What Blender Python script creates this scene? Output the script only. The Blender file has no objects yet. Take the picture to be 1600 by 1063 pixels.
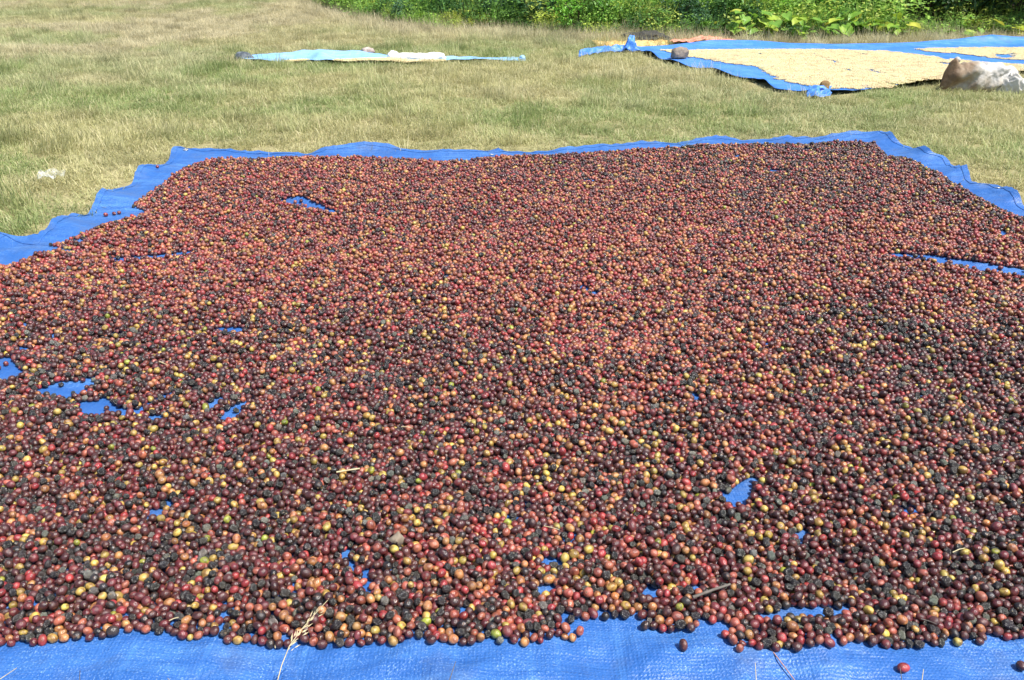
import bpy, bmesh, math, random
import numpy as np
from mathutils import Vector, Matrix, noise as mnoise

random.seed(7)
rng = np.random.default_rng(7)
scene = bpy.context.scene
col = scene.collection

# ------------------------------------------------------------------ camera
W, HGT = 1600.0, 1063.0
FPX = 1300.0
VH = -80.0                                   # horizon row of the photograph
CAMH = 0.85
TH = math.atan((HGT / 2 - VH) / FPX)         # downward tilt
CT, ST = math.cos(TH), math.sin(TH)
cam_d = bpy.data.cameras.new('camera')
cam = bpy.data.objects.new('camera', cam_d)
col.objects.link(cam)
cam.location = (0, 0, CAMH)
cam.rotation_euler = (math.pi / 2 - TH, 0, 0)
cam_d.sensor_width = 36.0
cam_d.lens = FPX / W * 36.0
cam_d.clip_start = 0.05
cam_d.clip_end = 600
scene.camera = cam

# ------------------------------------------------------------------ light
SUN_EL, SUN_AZ = math.radians(60), math.radians(-32)   # azimuth measured from +X towards +Y
sd = Vector((math.cos(SUN_EL) * math.cos(SUN_AZ), math.cos(SUN_EL) * math.sin(SUN_AZ), math.sin(SUN_EL)))
world = bpy.data.worlds.new('World')
scene.world = world
world.use_nodes = True
wn = world.node_tree
for n in list(wn.nodes):
    wn.nodes.remove(n)
sky = wn.nodes.new('ShaderNodeTexSky')
sky.sky_type = 'NISHITA'
sky.sun_disc = False
sky.sun_elevation = SUN_EL
sky.sun_rotation = math.atan2(sd.x, sd.y)
bg = wn.nodes.new('ShaderNodeBackground')
bg.inputs['Strength'].default_value = 0.11
wo = wn.nodes.new('ShaderNodeOutputWorld')
wn.links.new(sky.outputs[0], bg.inputs[0])
wn.links.new(bg.outputs[0], wo.inputs[0])
sun_d = bpy.data.lights.new('sun', 'SUN')
sun_d.energy = 4.6
sun_d.angle = math.radians(0.53)
sun_d.color = (1.0, 0.96, 0.90)
sun = bpy.data.objects.new('sun', sun_d)
col.objects.link(sun)
sun.rotation_euler = sd.to_track_quat('Z', 'Y').to_euler()
sun.location = (6, -3, 9)
scene.view_settings.view_transform = 'Standard'
scene.view_settings.look = 'None'
scene.view_settings.gamma = 1.0
scene.view_settings.exposure = 0.75
scene.cycles.max_bounces = 6; scene.cycles.diffuse_bounces = 3; scene.cycles.glossy_bounces = 2
scene.render.resolution_x, scene.render.resolution_y = 1024, 680

# ------------------------------------------------------------------ helpers
def G(px, py, z=0.0):
    """ground position (x, y) at height z seen at pixel (px, py) of the photograph"""
    a, b = (px - W / 2) / FPX, (HGT / 2 - py) / FPX
    d = (a, CT + b * ST, -ST + b * CT)
    t = (CAMH - z) / -d[2]
    return d[0] * t, d[1] * t

def AT(px, py, Y):
    """point on the pixel's ray at ground distance Y"""
    a, b = (px - W / 2) / FPX, (HGT / 2 - py) / FPX
    d = (a, CT + b * ST, -ST + b * CT)
    t = Y / d[1]
    return Vector((d[0] * t, Y, CAMH + d[2] * t))

def project(x, y, z):
    dz = z - CAMH
    Z = y * CT - dz * ST
    return W / 2 + FPX * x / Z, HGT / 2 - FPX * (y * ST + dz * CT) / Z, Z

def tag(o, label=None, cat=None, group=None, kind=None):
    if label: o['label'] = label
    if cat: o['category'] = cat
    if group: o['group'] = group
    if kind: o['kind'] = kind
    return o

def link(name, me, mat=None, parent=None, loc=None, rot=None, scale=None):
    o = bpy.data.objects.new(name, me)
    col.objects.link(o)
    if mat is not None and me is not None and not me.materials:
        me.materials.append(mat)
    if parent is not None: o.parent = parent
    if loc is not None: o.location = loc
    if rot is not None: o.rotation_euler = rot
    if scale is not None: o.scale = scale
    return o

def mesh_from(name, V, F, smooth=True):
    me = bpy.data.meshes.new(name)
    me.from_pydata([tuple(v) for v in V], [], F)
    me.update()
    if smooth:
        me.polygons.foreach_set('use_smooth', [True] * len(me.polygons))
    return me

def bm_mesh(name, bm, smooth=True):
    me = bpy.data.meshes.new(name)
    bm.to_mesh(me); bm.free()
    if smooth:
        me.polygons.foreach_set('use_smooth', [True] * len(me.polygons))
    return me

_perm = np.random.default_rng(3).random((256, 256))
def vnoise(x, y, scale=1.0, seed=0):
    x = np.asarray(x, float) * scale + seed * 17.31
    y = np.asarray(y, float) * scale + seed * 9.77
    xi, yi = np.floor(x).astype(int), np.floor(y).astype(int)
    fx, fy = x - xi, y - yi
    fx, fy = fx * fx * (3 - 2 * fx), fy * fy * (3 - 2 * fy)
    P = lambda a, b: _perm[a & 255, b & 255]
    return (P(xi, yi) * (1 - fx) + P(xi + 1, yi) * fx) * (1 - fy) + (P(xi, yi + 1) * (1 - fx) + P(xi + 1, yi + 1) * fx) * fy

def fnoise(x, y, scale=1.0, seed=0, octv=4):
    x = np.asarray(x, float); y = np.asarray(y, float)
    s, a, t = 0, 1.0, 0
    for k in range(octv):
        ang = 0.6 + 1.1 * k + seed; ca, sa = math.cos(ang), math.sin(ang)
        s = s + a * vnoise(x * ca - y * sa, x * sa + y * ca, scale * 2 ** k, seed + k * 5); t += a; a *= 0.5
    return s / t

def sstep(a, b, x):
    t = np.clip((np.asarray(x, float) - a) / (b - a), 0, 1)
    return t * t * (3 - 2 * t)

def inpoly(x, y, poly):
    p = np.asarray(poly); inside = np.zeros(len(x), bool)
    j = len(p) - 1
    for i in range(len(p)):
        xi, yi, xj, yj = p[i, 0], p[i, 1], p[j, 0], p[j, 1]
        c = ((yi > y) != (yj > y)) & (x < (xj - xi) * (y - yi) / (yj - yi + 1e-12) + xi)
        inside ^= c; j = i
    return inside

def edgedist(x, y, poly):
    p = np.asarray(poly); d = np.full(len(x), 1e9)
    j = len(p) - 1
    for i in range(len(p)):
        a, b = p[j], p[i]; ab = b - a; L = (ab ** 2).sum() + 1e-12
        t = np.clip(((x - a[0]) * ab[0] + (y - a[1]) * ab[1]) / L, 0, 1)
        d = np.minimum(d, np.hypot(x - a[0] - t * ab[0], y - a[1] - t * ab[1])); j = i
    return d

# ------------------------------------------------------------------ materials
class NT:
    def __init__(s, name):
        s.m = bpy.data.materials.new(name); s.m.use_nodes = True
        s.t = s.m.node_tree
        for n in list(s.t.nodes): s.t.nodes.remove(n)
        s.out = s.n('ShaderNodeOutputMaterial')
    def n(s, typ, **kw):
        nd = s.t.nodes.new(typ)
        for k, v in kw.items(): setattr(nd, k, v)
        return nd
    def set(s, sock, v):
        if isinstance(v, bpy.types.NodeSocket): s.t.links.new(v, sock)
        else: sock.default_value = v
    def noise(s, vec, scale, detail=4, rough=0.55, out=0):
        nd = s.n('ShaderNodeTexNoise')
        if vec is not None: s.set(nd.inputs['Vector'], vec)
        nd.inputs['Scale'].default_value = scale
        nd.inputs['Detail'].default_value = detail
        nd.inputs['Roughness'].default_value = rough
        return nd.outputs[out]
    def ramp(s, fac, stops):
        nd = s.n('ShaderNodeValToRGB'); s.set(nd.inputs[0], fac)
        e = nd.color_ramp.elements
        while len(e) < len(stops): e.new(0.5)
        for el, (p, c) in zip(e, stops):
            el.position = p; el.color = c if len(c) == 4 else (*c, 1)
        return nd.outputs[0]
    def mix(s, fac, a, b, mode='MIX'):
        nd = s.n('ShaderNodeMix', data_type='RGBA', blend_type=mode)
        s.set(nd.inputs[0], fac)
        s.set(nd.inputs[6], a if isinstance(a, bpy.types.NodeSocket) else (*a, 1))
        s.set(nd.inputs[7], b if isinstance(b, bpy.types.NodeSocket) else (*b, 1))
        return nd.outputs[2]
    def math(s, op, a, b=0.0, clamp=False):
        nd = s.n('ShaderNodeMath', operation=op, use_clamp=clamp)
        s.set(nd.inputs[0], a); s.set(nd.inputs[1], b)
        return nd.outputs[0]
    def maprange(s, v, a, b, c=0.0, d=1.0):
        nd = s.n('ShaderNodeMapRange')
        s.set(nd.inputs[0], v)
        for i, q in enumerate((a, b, c, d)): nd.inputs[i + 1].default_value = q
        return nd.outputs[0]
    def coord(s, which='Object'):
        return s.n('ShaderNodeTexCoord').outputs[which]
    def bump(s, h, strength=0.5, dist=0.01, normal=None):
        nd = s.n('ShaderNodeBump'); s.set(nd.inputs['Height'], h)
        nd.inputs['Strength'].default_value = strength; nd.inputs['Distance'].default_value = dist
        if normal is not None: s.set(nd.inputs['Normal'], normal)
        return nd.outputs[0]
    def attr(s, name, typ='INSTANCER', out='Vector'):
        nd = s.n('ShaderNodeAttribute', attribute_type=typ, attribute_name=name)
        return nd.outputs[out]
    def principled(s, colr, rough=0.5, normal=None, spec=0.5, **kw):
        nd = s.n('ShaderNodeBsdfPrincipled')
        s.set(nd.inputs['Base Color'], colr if isinstance(colr, bpy.types.NodeSocket) else (*colr, 1))
        s.set(nd.inputs['Roughness'], rough)
        nd.inputs['Specular IOR Level'].default_value = spec
        if normal is not None: s.set(nd.inputs['Normal'], normal)
        for k, v in kw.items(): s.set(nd.inputs[k], v)
        return nd.outputs[0]
    def finish(s, sh):
        s.t.links.new(sh, s.out.inputs[0]); return s.m
    def leafy(s, colr, rough=0.5, trans=0.3, spec=0.4, normal=None, tcol=None):
        p = s.principled(colr, rough, normal, spec)
        t = s.n('ShaderNodeBsdfTranslucent')
        s.set(t.inputs[0], tcol if tcol is not None else colr)
        mx = s.n('ShaderNodeMixShader'); mx.inputs[0].default_value = trans
        s.t.links.new(p, mx.inputs[1]); s.t.links.new(t.outputs[0], mx.inputs[2])
        return s.finish(mx.outputs[0])

def mat_ground():
    s = NT('dry_turf_soil'); c = s.coord()
    a = s.noise(c, 0.5, 5); b = s.noise(c, 26, 5, 0.7)
    base = s.mix(s.maprange(a, 0.35, 0.65), (0.42, 0.36, 0.19), (0.32, 0.31, 0.14))
    colr = s.mix(s.maprange(b, 0.3, 0.75), base, (0.2, 0.175, 0.085))
    sp = s.n('ShaderNodeSeparateXYZ'); s.set(sp.inputs[0], c)
    colr = s.mix(s.maprange(sp.outputs[2], 0.07, 0.2), colr, s.mix(b, (0.035, 0.03, 0.02), (0.075, 0.06, 0.035)))
    return s.finish(s.principled(colr, 0.95, s.bump(b, 0.8, 0.02), 0.1))

def mat_grass():
    s = NT('dry_grass_blades')
    t = s.attr('tint'); r = s.attr('rnd', 'GEOMETRY', 'Fac')
    colr = s.mix(s.maprange(r, 0.0, 1.0), (0.55, 0.56, 0.52), (1.28, 1.25, 1.2))
    colr = s.mix(1.0, t, colr, 'MULTIPLY')
    colr = s.mix(s.maprange(r, 0.72, 0.95, 0, 0.75), colr, (0.66, 0.58, 0.36))
    return s.leafy(colr, 0.55, 0.4, 0.35)

def mat_leaf(name, c1, c2, rough=0.45, trans=0.3):
    s = NT(name)
    r = s.attr('rnd', 'GEOMETRY', 'Fac')
    orr = s.n('ShaderNodeObjectInfo').outputs['Random']
    colr = s.mix(r, c1, c2)
    colr = s.mix(1.0, colr, s.mix(orr, (0.8, 0.8, 0.8), (1.15, 1.15, 1.1)), 'MULTIPLY')
    return s.leafy(colr, rough, trans, 0.45)

def mat_cover():
    s = NT('bank_leaf_cover')
    t = s.attr('tint'); r = s.attr('rnd', 'GEOMETRY', 'Fac')
    colr = s.mix(1.0, t, s.mix(r, (0.55, 0.6, 0.6), (1.45, 1.35, 1.2)), 'MULTIPLY')
    return s.leafy(colr, 0.5, 0.42, 0.4)

def mat_tarp(name, c_main, c_light, weave=380.0, fade=0.3):
    s = NT(name); c = s.coord()
    def stretched(sx, sy):
        mp = s.n('ShaderNodeMapping'); s.set(mp.inputs[0], c)
        mp.inputs['Scale'].default_value = (sx, sy, 1); return mp.outputs[0]
    streak = s.noise(stretched(3, 46), 1.0, 4, 0.6)
    streak2 = s.noise(stretched(60, 4), 1.0, 4, 0.6)
    patch = s.noise(c, 5, 4, 0.6)
    worn = s.math('MULTIPLY', s.maprange(streak, 0.42, 0.72), s.maprange(patch, 0.35, 0.65))
    worn = s.math('ADD', worn, s.math('MULTIPLY', s.maprange(streak2, 0.55, 0.8), 0.4), True)
    colr = s.mix(s.math('MULTIPLY', worn, fade), c_main, c_light)
    wv = s.n('ShaderNodeTexWave', wave_type='BANDS', bands_direction='X'); s.set(wv.inputs[0], c)
    wv.inputs['Scale'].default_value = weave / 6.283 * 1.0; wv.inputs['Distortion'].default_value = 0.6
    wv2 = s.n('ShaderNodeTexWave', wave_type='BANDS', bands_direction='Y'); s.set(wv2.inputs[0], c)
    wv2.inputs['Scale'].default_value = weave / 6.283 * 1.0; wv2.inputs['Distortion'].default_value = 0.6
    grain = s.noise(c, 420, 2, 0.6)
    weavev = s.math('MULTIPLY', wv.outputs['Fac'], wv2.outputs['Fac'])
    colr = s.mix(s.math('MULTIPLY', s.maprange(grain, 0.56, 0.72), s.maprange(patch, 0.4, 0.6, 0.12, 0.5)), colr, (0.42, 0.62, 0.86))  # pale flecks: worn weave with its sparkle painted into the colour
    h = s.math('ADD', s.math('MULTIPLY', weavev, 0.55), s.math('MULTIPLY', grain, 1.0))
    cr = s.noise(c, 16, 4, 0.6)
    nb = s.bump(cr, 0.6, 0.014)
    nb = s.bump(h, 0.75, 0.0011, nb)
    dirt = s.noise(c, 9, 6, 0.7)
    colr = s.mix(s.maprange(dirt, 0.52, 0.75, 0, 0.5), colr, (0.10, 0.13, 0.2))
    return s.finish(s.principled(colr, s.maprange(patch, 0.3, 0.7, 0.36, 0.5), nb, 0.5))

def mat_cherry(name, wrinkled=False):
    s = NT(name)
    t = s.attr('tint')
    oi = s.n('ShaderNodeObjectInfo').outputs['Random']
    vm = s.n('ShaderNodeVectorMath', operation='ADD')
    c = s.coord(); s.set(vm.inputs[0], c)
    cb = s.n('ShaderNodeCombineXYZ'); s.set(cb.inputs[0], s.math('MULTIPLY', oi, 91.0)); s.set(cb.inputs[1], s.math('MULTIPLY', oi, 37.0))
    s.set(vm.inputs[1], cb.outputs[0]); v = vm.outputs[0]
    big = s.noise(v, 0.9, 3, 0.5); fine = s.noise(v, 5.5, 4, 0.65)
    # one side riper / darker, mottled skin
    dark = s.mix(1.0, t, (0.42, 0.33, 0.36) if not wrinkled else (0.6, 0.6, 0.6), 'MULTIPLY')
    colr = s.mix(s.maprange(big, 0.42, 0.62), t, dark)
    colr = s.mix(s.maprange(s.noise(v, 1.3, 3, 0.6), 0.55, 0.7, 0, 0.35), colr, (0.30, 0.12, 0.05) if not wrinkled else (0.10, 0.09, 0.075))
    colr = s.mix(s.maprange(fine, 0.58, 0.8, 0, 0.6), colr, dark)
    # pale dry scars and dust; dried skins also get greyish highlights painted in
    scar_glint = s.noise(v, 3.2, 5, 0.75)
    colr = s.mix(s.maprange(scar_glint, 0.64 if not wrinkled else 0.56, 0.74, 0, 0.55 if not wrinkled else 0.7), colr, (0.34, 0.28, 0.2) if not wrinkled else (0.36, 0.36, 0.32))
    # navel disc at the flower end
    sp = s.n('ShaderNodeSeparateXYZ'); s.set(sp.inputs[0], c)
    rr = s.math('SQRT', s.math('ADD', s.math('POWER', sp.outputs[0], 2.0), s.math('POWER', sp.outputs[1], 2.0)))
    disc = s.math('MULTIPLY', s.math('LESS_THAN', rr, 0.2), s.math('GREATER_THAN', sp.outputs[2], 0.3))
    core = s.math('MULTIPLY', s.math('LESS_THAN', rr, 0.09), s.math('GREATER_THAN', sp.outputs[2], 0.3))
    colr = s.mix(s.math('MULTIPLY', disc, 0.7), colr, (0.30, 0.21, 0.12))
    colr = s.mix(core, colr, (0.03, 0.02, 0.015))
    stemend = s.math('MULTIPLY', s.math('LESS_THAN', rr, 0.13), s.math('LESS_THAN', sp.outputs[2], -0.3))
    colr = s.mix(s.math('MULTIPLY', stemend, 0.8), colr, (0.42, 0.34, 0.2))
    rough = s.maprange(fine, 0.3, 0.7, 0.17, 0.36) if not wrinkled else s.maprange(fine, 0.3, 0.7, 0.16, 0.36)
    rough = s.math('ADD', rough, s.math('MULTIPLY', s.math('POWER', s.math('FRACT', s.math('MULTIPLY', oi, 57.3)), 2.0), 0.2 if not wrinkled else 0.08))
    nb = s.bump(fine, 0.18 if not wrinkled else 0.45, 0.12)
    return s.finish(s.principled(colr, rough, nb, 0.65))

def mat_bean():
    s = NT('dried_bean_husk')
    t = s.attr('tint'); r = s.attr('rnd', 'GEOMETRY', 'Fac')
    colr = s.mix(1.0, t, s.mix(r, (0.7, 0.66, 0.58), (1.15, 1.12, 1.08)), 'MULTIPLY')
    return s.finish(s.principled(colr, 0.6, None, 0.3))

def mat_stone(c1, c2):
    s = NT('field_stone'); c = s.coord()
    a = s.noise(c, 14, 6, 0.65); b = s.noise(c, 60, 4, 0.7)
    colr = s.mix(s.maprange(a, 0.35, 0.65), c1, c2)
    colr = s.mix(s.maprange(b, 0.55, 0.8, 0, 0.6), colr, (0.12, 0.10, 0.08))
    return s.finish(s.principled(colr, 0.9, s.bump(s.math('ADD', a, b), 0.7, 0.01), 0.2))

def mat_sack():
    s = NT('dirty_woven_sack'); c = s.coord()
    sp = s.n('ShaderNodeSeparateXYZ'); s.set(sp.inputs[0], c)
    a = s.noise(c, 9, 5, 0.6)
    g = s.math('ADD', s.math('MULTIPLY', sp.outputs[0], -2.3), s.math('MULTIPLY', s.math('SUBTRACT', a, 0.5), 1.6))
    soil_shade = s.maprange(g, -0.30, 0.52)  # brown soil stain plus the left side's shade, both put into the colour
    colr = s.ramp(soil_shade, [(0.0, (0.56, 0.54, 0.51)), (0.4, (0.40, 0.36, 0.30)), (0.72, (0.28, 0.205, 0.135)), (1.0, (0.16, 0.10, 0.058))])
    w = s.n('ShaderNodeTexWave', wave_type='BANDS', bands_direction='X'); s.set(w.inputs[0], c); w.inputs['Scale'].default_value = 60; w.inputs['Distortion'].default_value = 1.0
    cr = s.noise(c, 22, 5, 0.6)
    return s.finish(s.principled(colr, 0.65, s.bump(w.outputs['Fac'], 0.3, 0.002, s.bump(cr, 0.6, 0.015)), 0.3))

def mat_plain(name, c1, c2, scale=20, rough=0.7, spec=0.3, bump=0.3, bd=0.004, **kw):
    s = NT(name); c = s.coord(); a = s.noise(c, scale, 5, 0.6)
    return s.finish(s.principled(s.mix(s.maprange(a, 0.35, 0.65), c1, c2), rough, s.bump(a, bump, bd), spec, **kw))

M_ground = mat_ground(); M_grass = mat_grass(); M_cover = mat_cover()
M_tarp = mat_tarp('blue_woven_tarp', (0.024, 0.106, 0.345), (0.13, 0.34, 0.70), fade=0.45)
M_tarp_far = mat_tarp('sun_bleached_blue_tarp', (0.04, 0.185, 0.62), (0.17, 0.42, 0.82), weave=300, fade=0.7)
M_tarp_pale = mat_tarp('pale_blue_tarp', (0.22, 0.45, 0.74), (0.46, 0.66, 0.84), weave=300, fade=0.8)
M_cherry = mat_cherry('cherry_skin'); M_dry = mat_cherry('dried_cherry_skin', True)
M_bean = mat_bean()
M_stone = mat_stone((0.30, 0.245, 0.19), (0.17, 0.135, 0.105))
M_stone2 = mat_stone((0.26, 0.165, 0.07), (0.16, 0.10, 0.05))
M_sack = mat_sack()
M_straw = mat_plain('dry_straw', (0.58, 0.50, 0.30), (0.42, 0.34, 0.18), 80, 0.6)
M_twig = mat_plain('dark_twig_bark', (0.09, 0.075, 0.06), (0.16, 0.14, 0.12), 120, 0.8)
M_wood = mat_plain('shrub_wood', (0.12, 0.085, 0.055), (0.07, 0.05, 0.035), 30, 0.9)
M_metal = mat_plain('aluminium_eyelet', (0.75, 0.74, 0.70), (0.6, 0.6, 0.56), 200, 0.35, 0.5, Metallic=0.8)
M_white = mat_plain('white_cloth', (0.82, 0.82, 0.80), (0.74, 0.74, 0.72), 20, 0.8)
M_black = mat_plain('black_shade_net', (0.03, 0.03, 0.026), (0.075, 0.07, 0.055), 60, 0.9)
M_orange = mat_plain('orange_tarp', (0.70, 0.38, 0.08), (0.76, 0.56, 0.26), 12, 0.5)
M_pink = mat_plain('pink_tarp_hem', (0.66, 0.2, 0.12), (0.72, 0.34, 0.24), 20, 0.6)
M_tan = mat_plain('dirty_cloth', (0.5, 0.42, 0.36), (0.2, 0.15, 0.14), 30, 0.8)
M_darkcloth = mat_plain('dark_cloth', (0.04, 0.05, 0.06), (0.16, 0.18, 0.2), 25, 0.7)
M_deadleaf = mat_plain('dead_leaf', (0.26, 0.215, 0.16), (0.17, 0.13, 0.09), 60, 0.8)
M_shrub = [mat_leaf('bright_green_leaf', (0.11, 0.33, 0.025), (0.26, 0.52, 0.06)),
           mat_leaf('mid_green_leaf', (0.09, 0.21, 0.04), (0.19, 0.36, 0.07)),
           mat_leaf('dark_blue_green_leaf', (0.045, 0.125, 0.06), (0.11, 0.23, 0.11)),
           mat_leaf('yellow_green_leaf', (0.20, 0.32, 0.02), (0.45, 0.47, 0.05)),
           mat_leaf('deep_shade_leaf', (0.02, 0.055, 0.016), (0.06, 0.14, 0.035))]  # last leaf tone has the right corner's deep shade put into its colour
def mat_broad():
    s = NT('broad_leaf_blade'); c = s.coord()
    orr = s.n('ShaderNodeObjectInfo').outputs['Random']
    a = s.noise(c, 9, 4, 0.6)
    base = s.ramp(orr, [(0.0, (0.10, 0.26, 0.03)), (0.4, (0.18, 0.38, 0.04)), (0.75, (0.36, 0.5, 0.05)), (1.0, (0.62, 0.58, 0.09))])
    colr = s.mix(s.maprange(a, 0.4, 0.7, 0, 0.45), base, (0.36, 0.42, 0.06))
    return s.leafy(colr, 0.4, 0.3, 0.5, s.bump(a, 0.4, 0.01))
M_broad = mat_broad()

def clear_plastic():
    s = NT('clear_plastic_film'); c = s.coord()
    a = s.noise(c, 50, 4, 0.6)
    p = s.principled((0.85, 0.88, 0.88), 0.15, s.bump(a, 0.8, 0.01), 0.7)
    tr = s.n('ShaderNodeBsdfTransparent'); mx = s.n('ShaderNodeMixShader')
    s.set(mx.inputs[0], s.maprange(a, 0.45, 0.7, 0.08, 0.6))
    s.t.links.new(tr.outputs[0], mx.inputs[1]); s.t.links.new(p, mx.inputs[2])
    return s.finish(mx.outputs[0])
M_plastic = clear_plastic()

# ------------------------------------------------------------------ scatter (geometry nodes, for uncountable stuff)
def source_collection(name, meshes, mats):
    c = bpy.data.collections.new(name)
    for i, me in enumerate(meshes):
        o = bpy.data.objects.new('%s_%s' % (name, 'abcdefghijklmnopqrst'[i]), me)
        if not me.materials: me.materials.append(mats[i] if isinstance(mats, list) else mats)
        c.objects.link(o)
    return c

def scatter(name, P, rot, scl, idx, tint, source):
    me = bpy.data.meshes.new(name)
    me.vertices.add(len(P)); me.vertices.foreach_set('co', np.asarray(P, np.float32).ravel())
    def vec(n, a):
        at = me.attributes.new(n, 'FLOAT_VECTOR', 'POINT'); at.data.foreach_set('vector', np.asarray(a, np.float32).ravel())
    vec('rot', rot); vec('scl', scl); vec('tint', tint)
    at = me.attributes.new('idx', 'INT', 'POINT'); at.data.foreach_set('value', np.asarray(idx, np.int32))
    o = bpy.data.objects.new(name, me); col.objects.link(o)
    ng = bpy.data.node_groups.new(name + '_scatter', 'GeometryNodeTree')
    ng.interface.new_socket('Geometry', in_out='INPUT', socket_type='NodeSocketGeometry')
    ng.interface.new_socket('Geometry', in_out='OUTPUT', socket_type='NodeSocketGeometry')
    N = ng.nodes.new; L = ng.links.new
    gi, go = N('NodeGroupInput'), N('NodeGroupOutput')
    ip = N('GeometryNodeInstanceOnPoints'); ci = N('GeometryNodeCollectionInfo')
    ci.inputs['Collection'].default_value = source
    ci.inputs['Separate Children'].default_value = True; ci.inputs['Reset Children'].default_value = True
    def na(n, t):
        q = N('GeometryNodeInputNamedAttribute'); q.data_type = t; q.inputs['Name'].default_value = n
        return q.outputs['Attribute']
    e2r = N('FunctionNodeEulerToRotation')
    L(gi.outputs[0], ip.inputs['Points']); L(ci.outputs[0], ip.inputs['Instance'])
    ip.inputs['Pick Instance'].default_value = True
    L(na('idx', 'INT'), ip.inputs['Instance Index'])
    L(na('rot', 'FLOAT_VECTOR'), e2r.inputs[0]); L(e2r.outputs[0], ip.inputs['Rotation'])
    L(na('scl', 'FLOAT_VECTOR'), ip.inputs['Scale'])
    L(ip.outputs[0], go.inputs[0])
    md = o.modifiers.new('scatter', 'NODES'); md.node_group = ng
    return o

# ------------------------------------------------------------------ ground
BASE = np.array([G(-1500, -20), G(-300, -20), G(440, -3), G(500, 12), G(560, 30), G(640, 45), G(760, 51), G(860, 55), G(960, 62), G(1060, 63), G(1200, 66), G(1400, 64), G(1600, 60), G(2300, 50)])
def bank_line(x):
    return np.interp(x, BASE[:, 0], BASE[:, 1])
BASE = BASE[np.argsort(BASE[:, 0])]
def ground_z(x, y):
    x = np.asarray(x, float); y = np.asarray(y, float)
    d = y - bank_line(x)
    bank = np.where(d > 0, 2.6 * sstep(0, 7.5, d) , 0) + 0.10 * sstep(0.0, 0.5, d) * fnoise(x, y, 1.4, 4)
    und = (fnoise(x, y, 0.8, 2) - 0.5) * 0.10 * sstep(9.2, 14, y)
    side = (fnoise(x, y, 0.9, 9) - 0.5) * 0.08 * sstep(2.6, 5.0, np.abs(x + 0.2)) * (1 - sstep(1.5, 4, x))
    return bank + und + side

gx = np.concatenate([[-300, -150, -80, -40, -25], np.arange(-18, 18.01, 0.2), [25, 40, 80, 150, 300]])
gy = np.concatenate([[-200, -80, -30, -10], np.arange(-4, 24.01, 0.2), [30, 45, 80, 150, 300]])
X, Y = np.meshgrid(gx, gy)
Zg = ground_z(X, Y)
nx, ny = len(gx), len(gy)
V = np.stack([X.ravel(), Y.ravel(), Zg.ravel()], 1)
F = [(j * nx + i, j * nx + i + 1, (j + 1) * nx + i + 1, (j + 1) * nx + i) for j in range(ny - 1) for i in range(nx - 1)]
ground = link('ground', mesh_from('ground', V, F), M_ground)
tag(ground, 'dry trodden turf field rising to a green bank', 'ground', kind='structure')

# ------------------------------------------------------------------ tarps (Coons patches with real height)
def polyline(pts):
    p = np.asarray(pts, float); seg = np.r_[0, np.cumsum(np.hypot(*np.diff(p[:, :2], axis=0).T))]
    seg /= seg[-1]
    def f(t):
        return np.stack([np.interp(t, seg, p[:, k]) for k in range(p.shape[1])], -1)
    return f

def smooth_line(pts, n=240, k=4):
    f = polyline(pts); t = np.linspace(0, 1, n); q = f(t)
    for _ in range(k):
        q[1:-1] = 0.25 * q[:-2] + 0.5 * q[1:-1] + 0.25 * q[2:]
    return q

def coons(near, far, left, right, nu, nv):
    """near/far run left to right, left/right run near to far; all (n,2)"""
    fn, ff, fl, fr = polyline(near), polyline(far), polyline(left), polyline(right)
    u = np.linspace(0, 1, nu); v = np.linspace(0, 1, nv)
    n_, f_, l_, r_ = fn(u), ff(u), fl(v), fr(v)
    U, Vv = u[None, :, None], v[:, None, None]
    P = (1 - Vv) * n_[None] + Vv * f_[None] + (1 - U) * l_[:, None] + U * r_[:, None]
    P -= (1 - U) * (1 - Vv) * n_[0] + U * (1 - Vv) * n_[-1] + (1 - U) * Vv * f_[0] + U * Vv * f_[-1]
    return P

def grid_faces(nu, nv):
    return [(j * nu + i, j * nu + i + 1, (j + 1) * nu + i + 1, (j + 1) * nu + i) for j in range(nv - 1) for i in range(nu - 1)]

TZ = 0.014
XL, XR = -1.575, 1.885
far_px = [(275, 234), (300, 237), (345, 234), (400, 237), (480, 239), (515, 236), (560, 234), (610, 234), (645, 237), (690, 235), (760, 234), (830, 237), (900, 231), (960, 227), (1000, 224), (1060, 225), (1115, 219), (1180, 219), (1250, 216), (1300, 215), (1370, 212)]
far_rise = [(275, .0), (300, 0.0), (350, .012), (420, .004), (490, .004), (530, .030), (565, .042), (610, .040), (645, .008), (690, .006), (720, .012), (760, .006), (830, .002), (890, .012), (960, .010), (1000, .012), (1060, .004), (1115, .026), (1170, .006), (1240, .012), (1300, .006), (1350, .03), (1372, .02)]
FARG = smooth_line([G(p[0], p[1], TZ + .004) for p in far_px], 160, 6)
FR_X = np.array([G(p, 235)[0] for p, _ in far_rise]); FR_Z = np.array([q for _, q in far_rise])
right_px = [(1372, 211), (1386, 214), (1396, 222), (1412, 226), (1427, 227), (1440, 238), (1453, 247), (1464, 247), (1478, 248), (1500, 263), (1520, 283), (1532, 286), (1548, 285), (1566, 292), (1582, 306), (1600, 318)]
left_px = [(275, 234), (262, 250), (247, 262), (222, 266), (205, 285), (172, 294), (155, 311), (135, 331), (113, 327), (97, 343), (80, 361), (65, 366), (47, 379), (22, 374), (0, 369), (-30, 366)]
RG = np.array([G(p[0], p[1], TZ + .008) for p in right_px]); LG = np.array([G(p[0], p[1], TZ + .008) for p in left_px])
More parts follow.
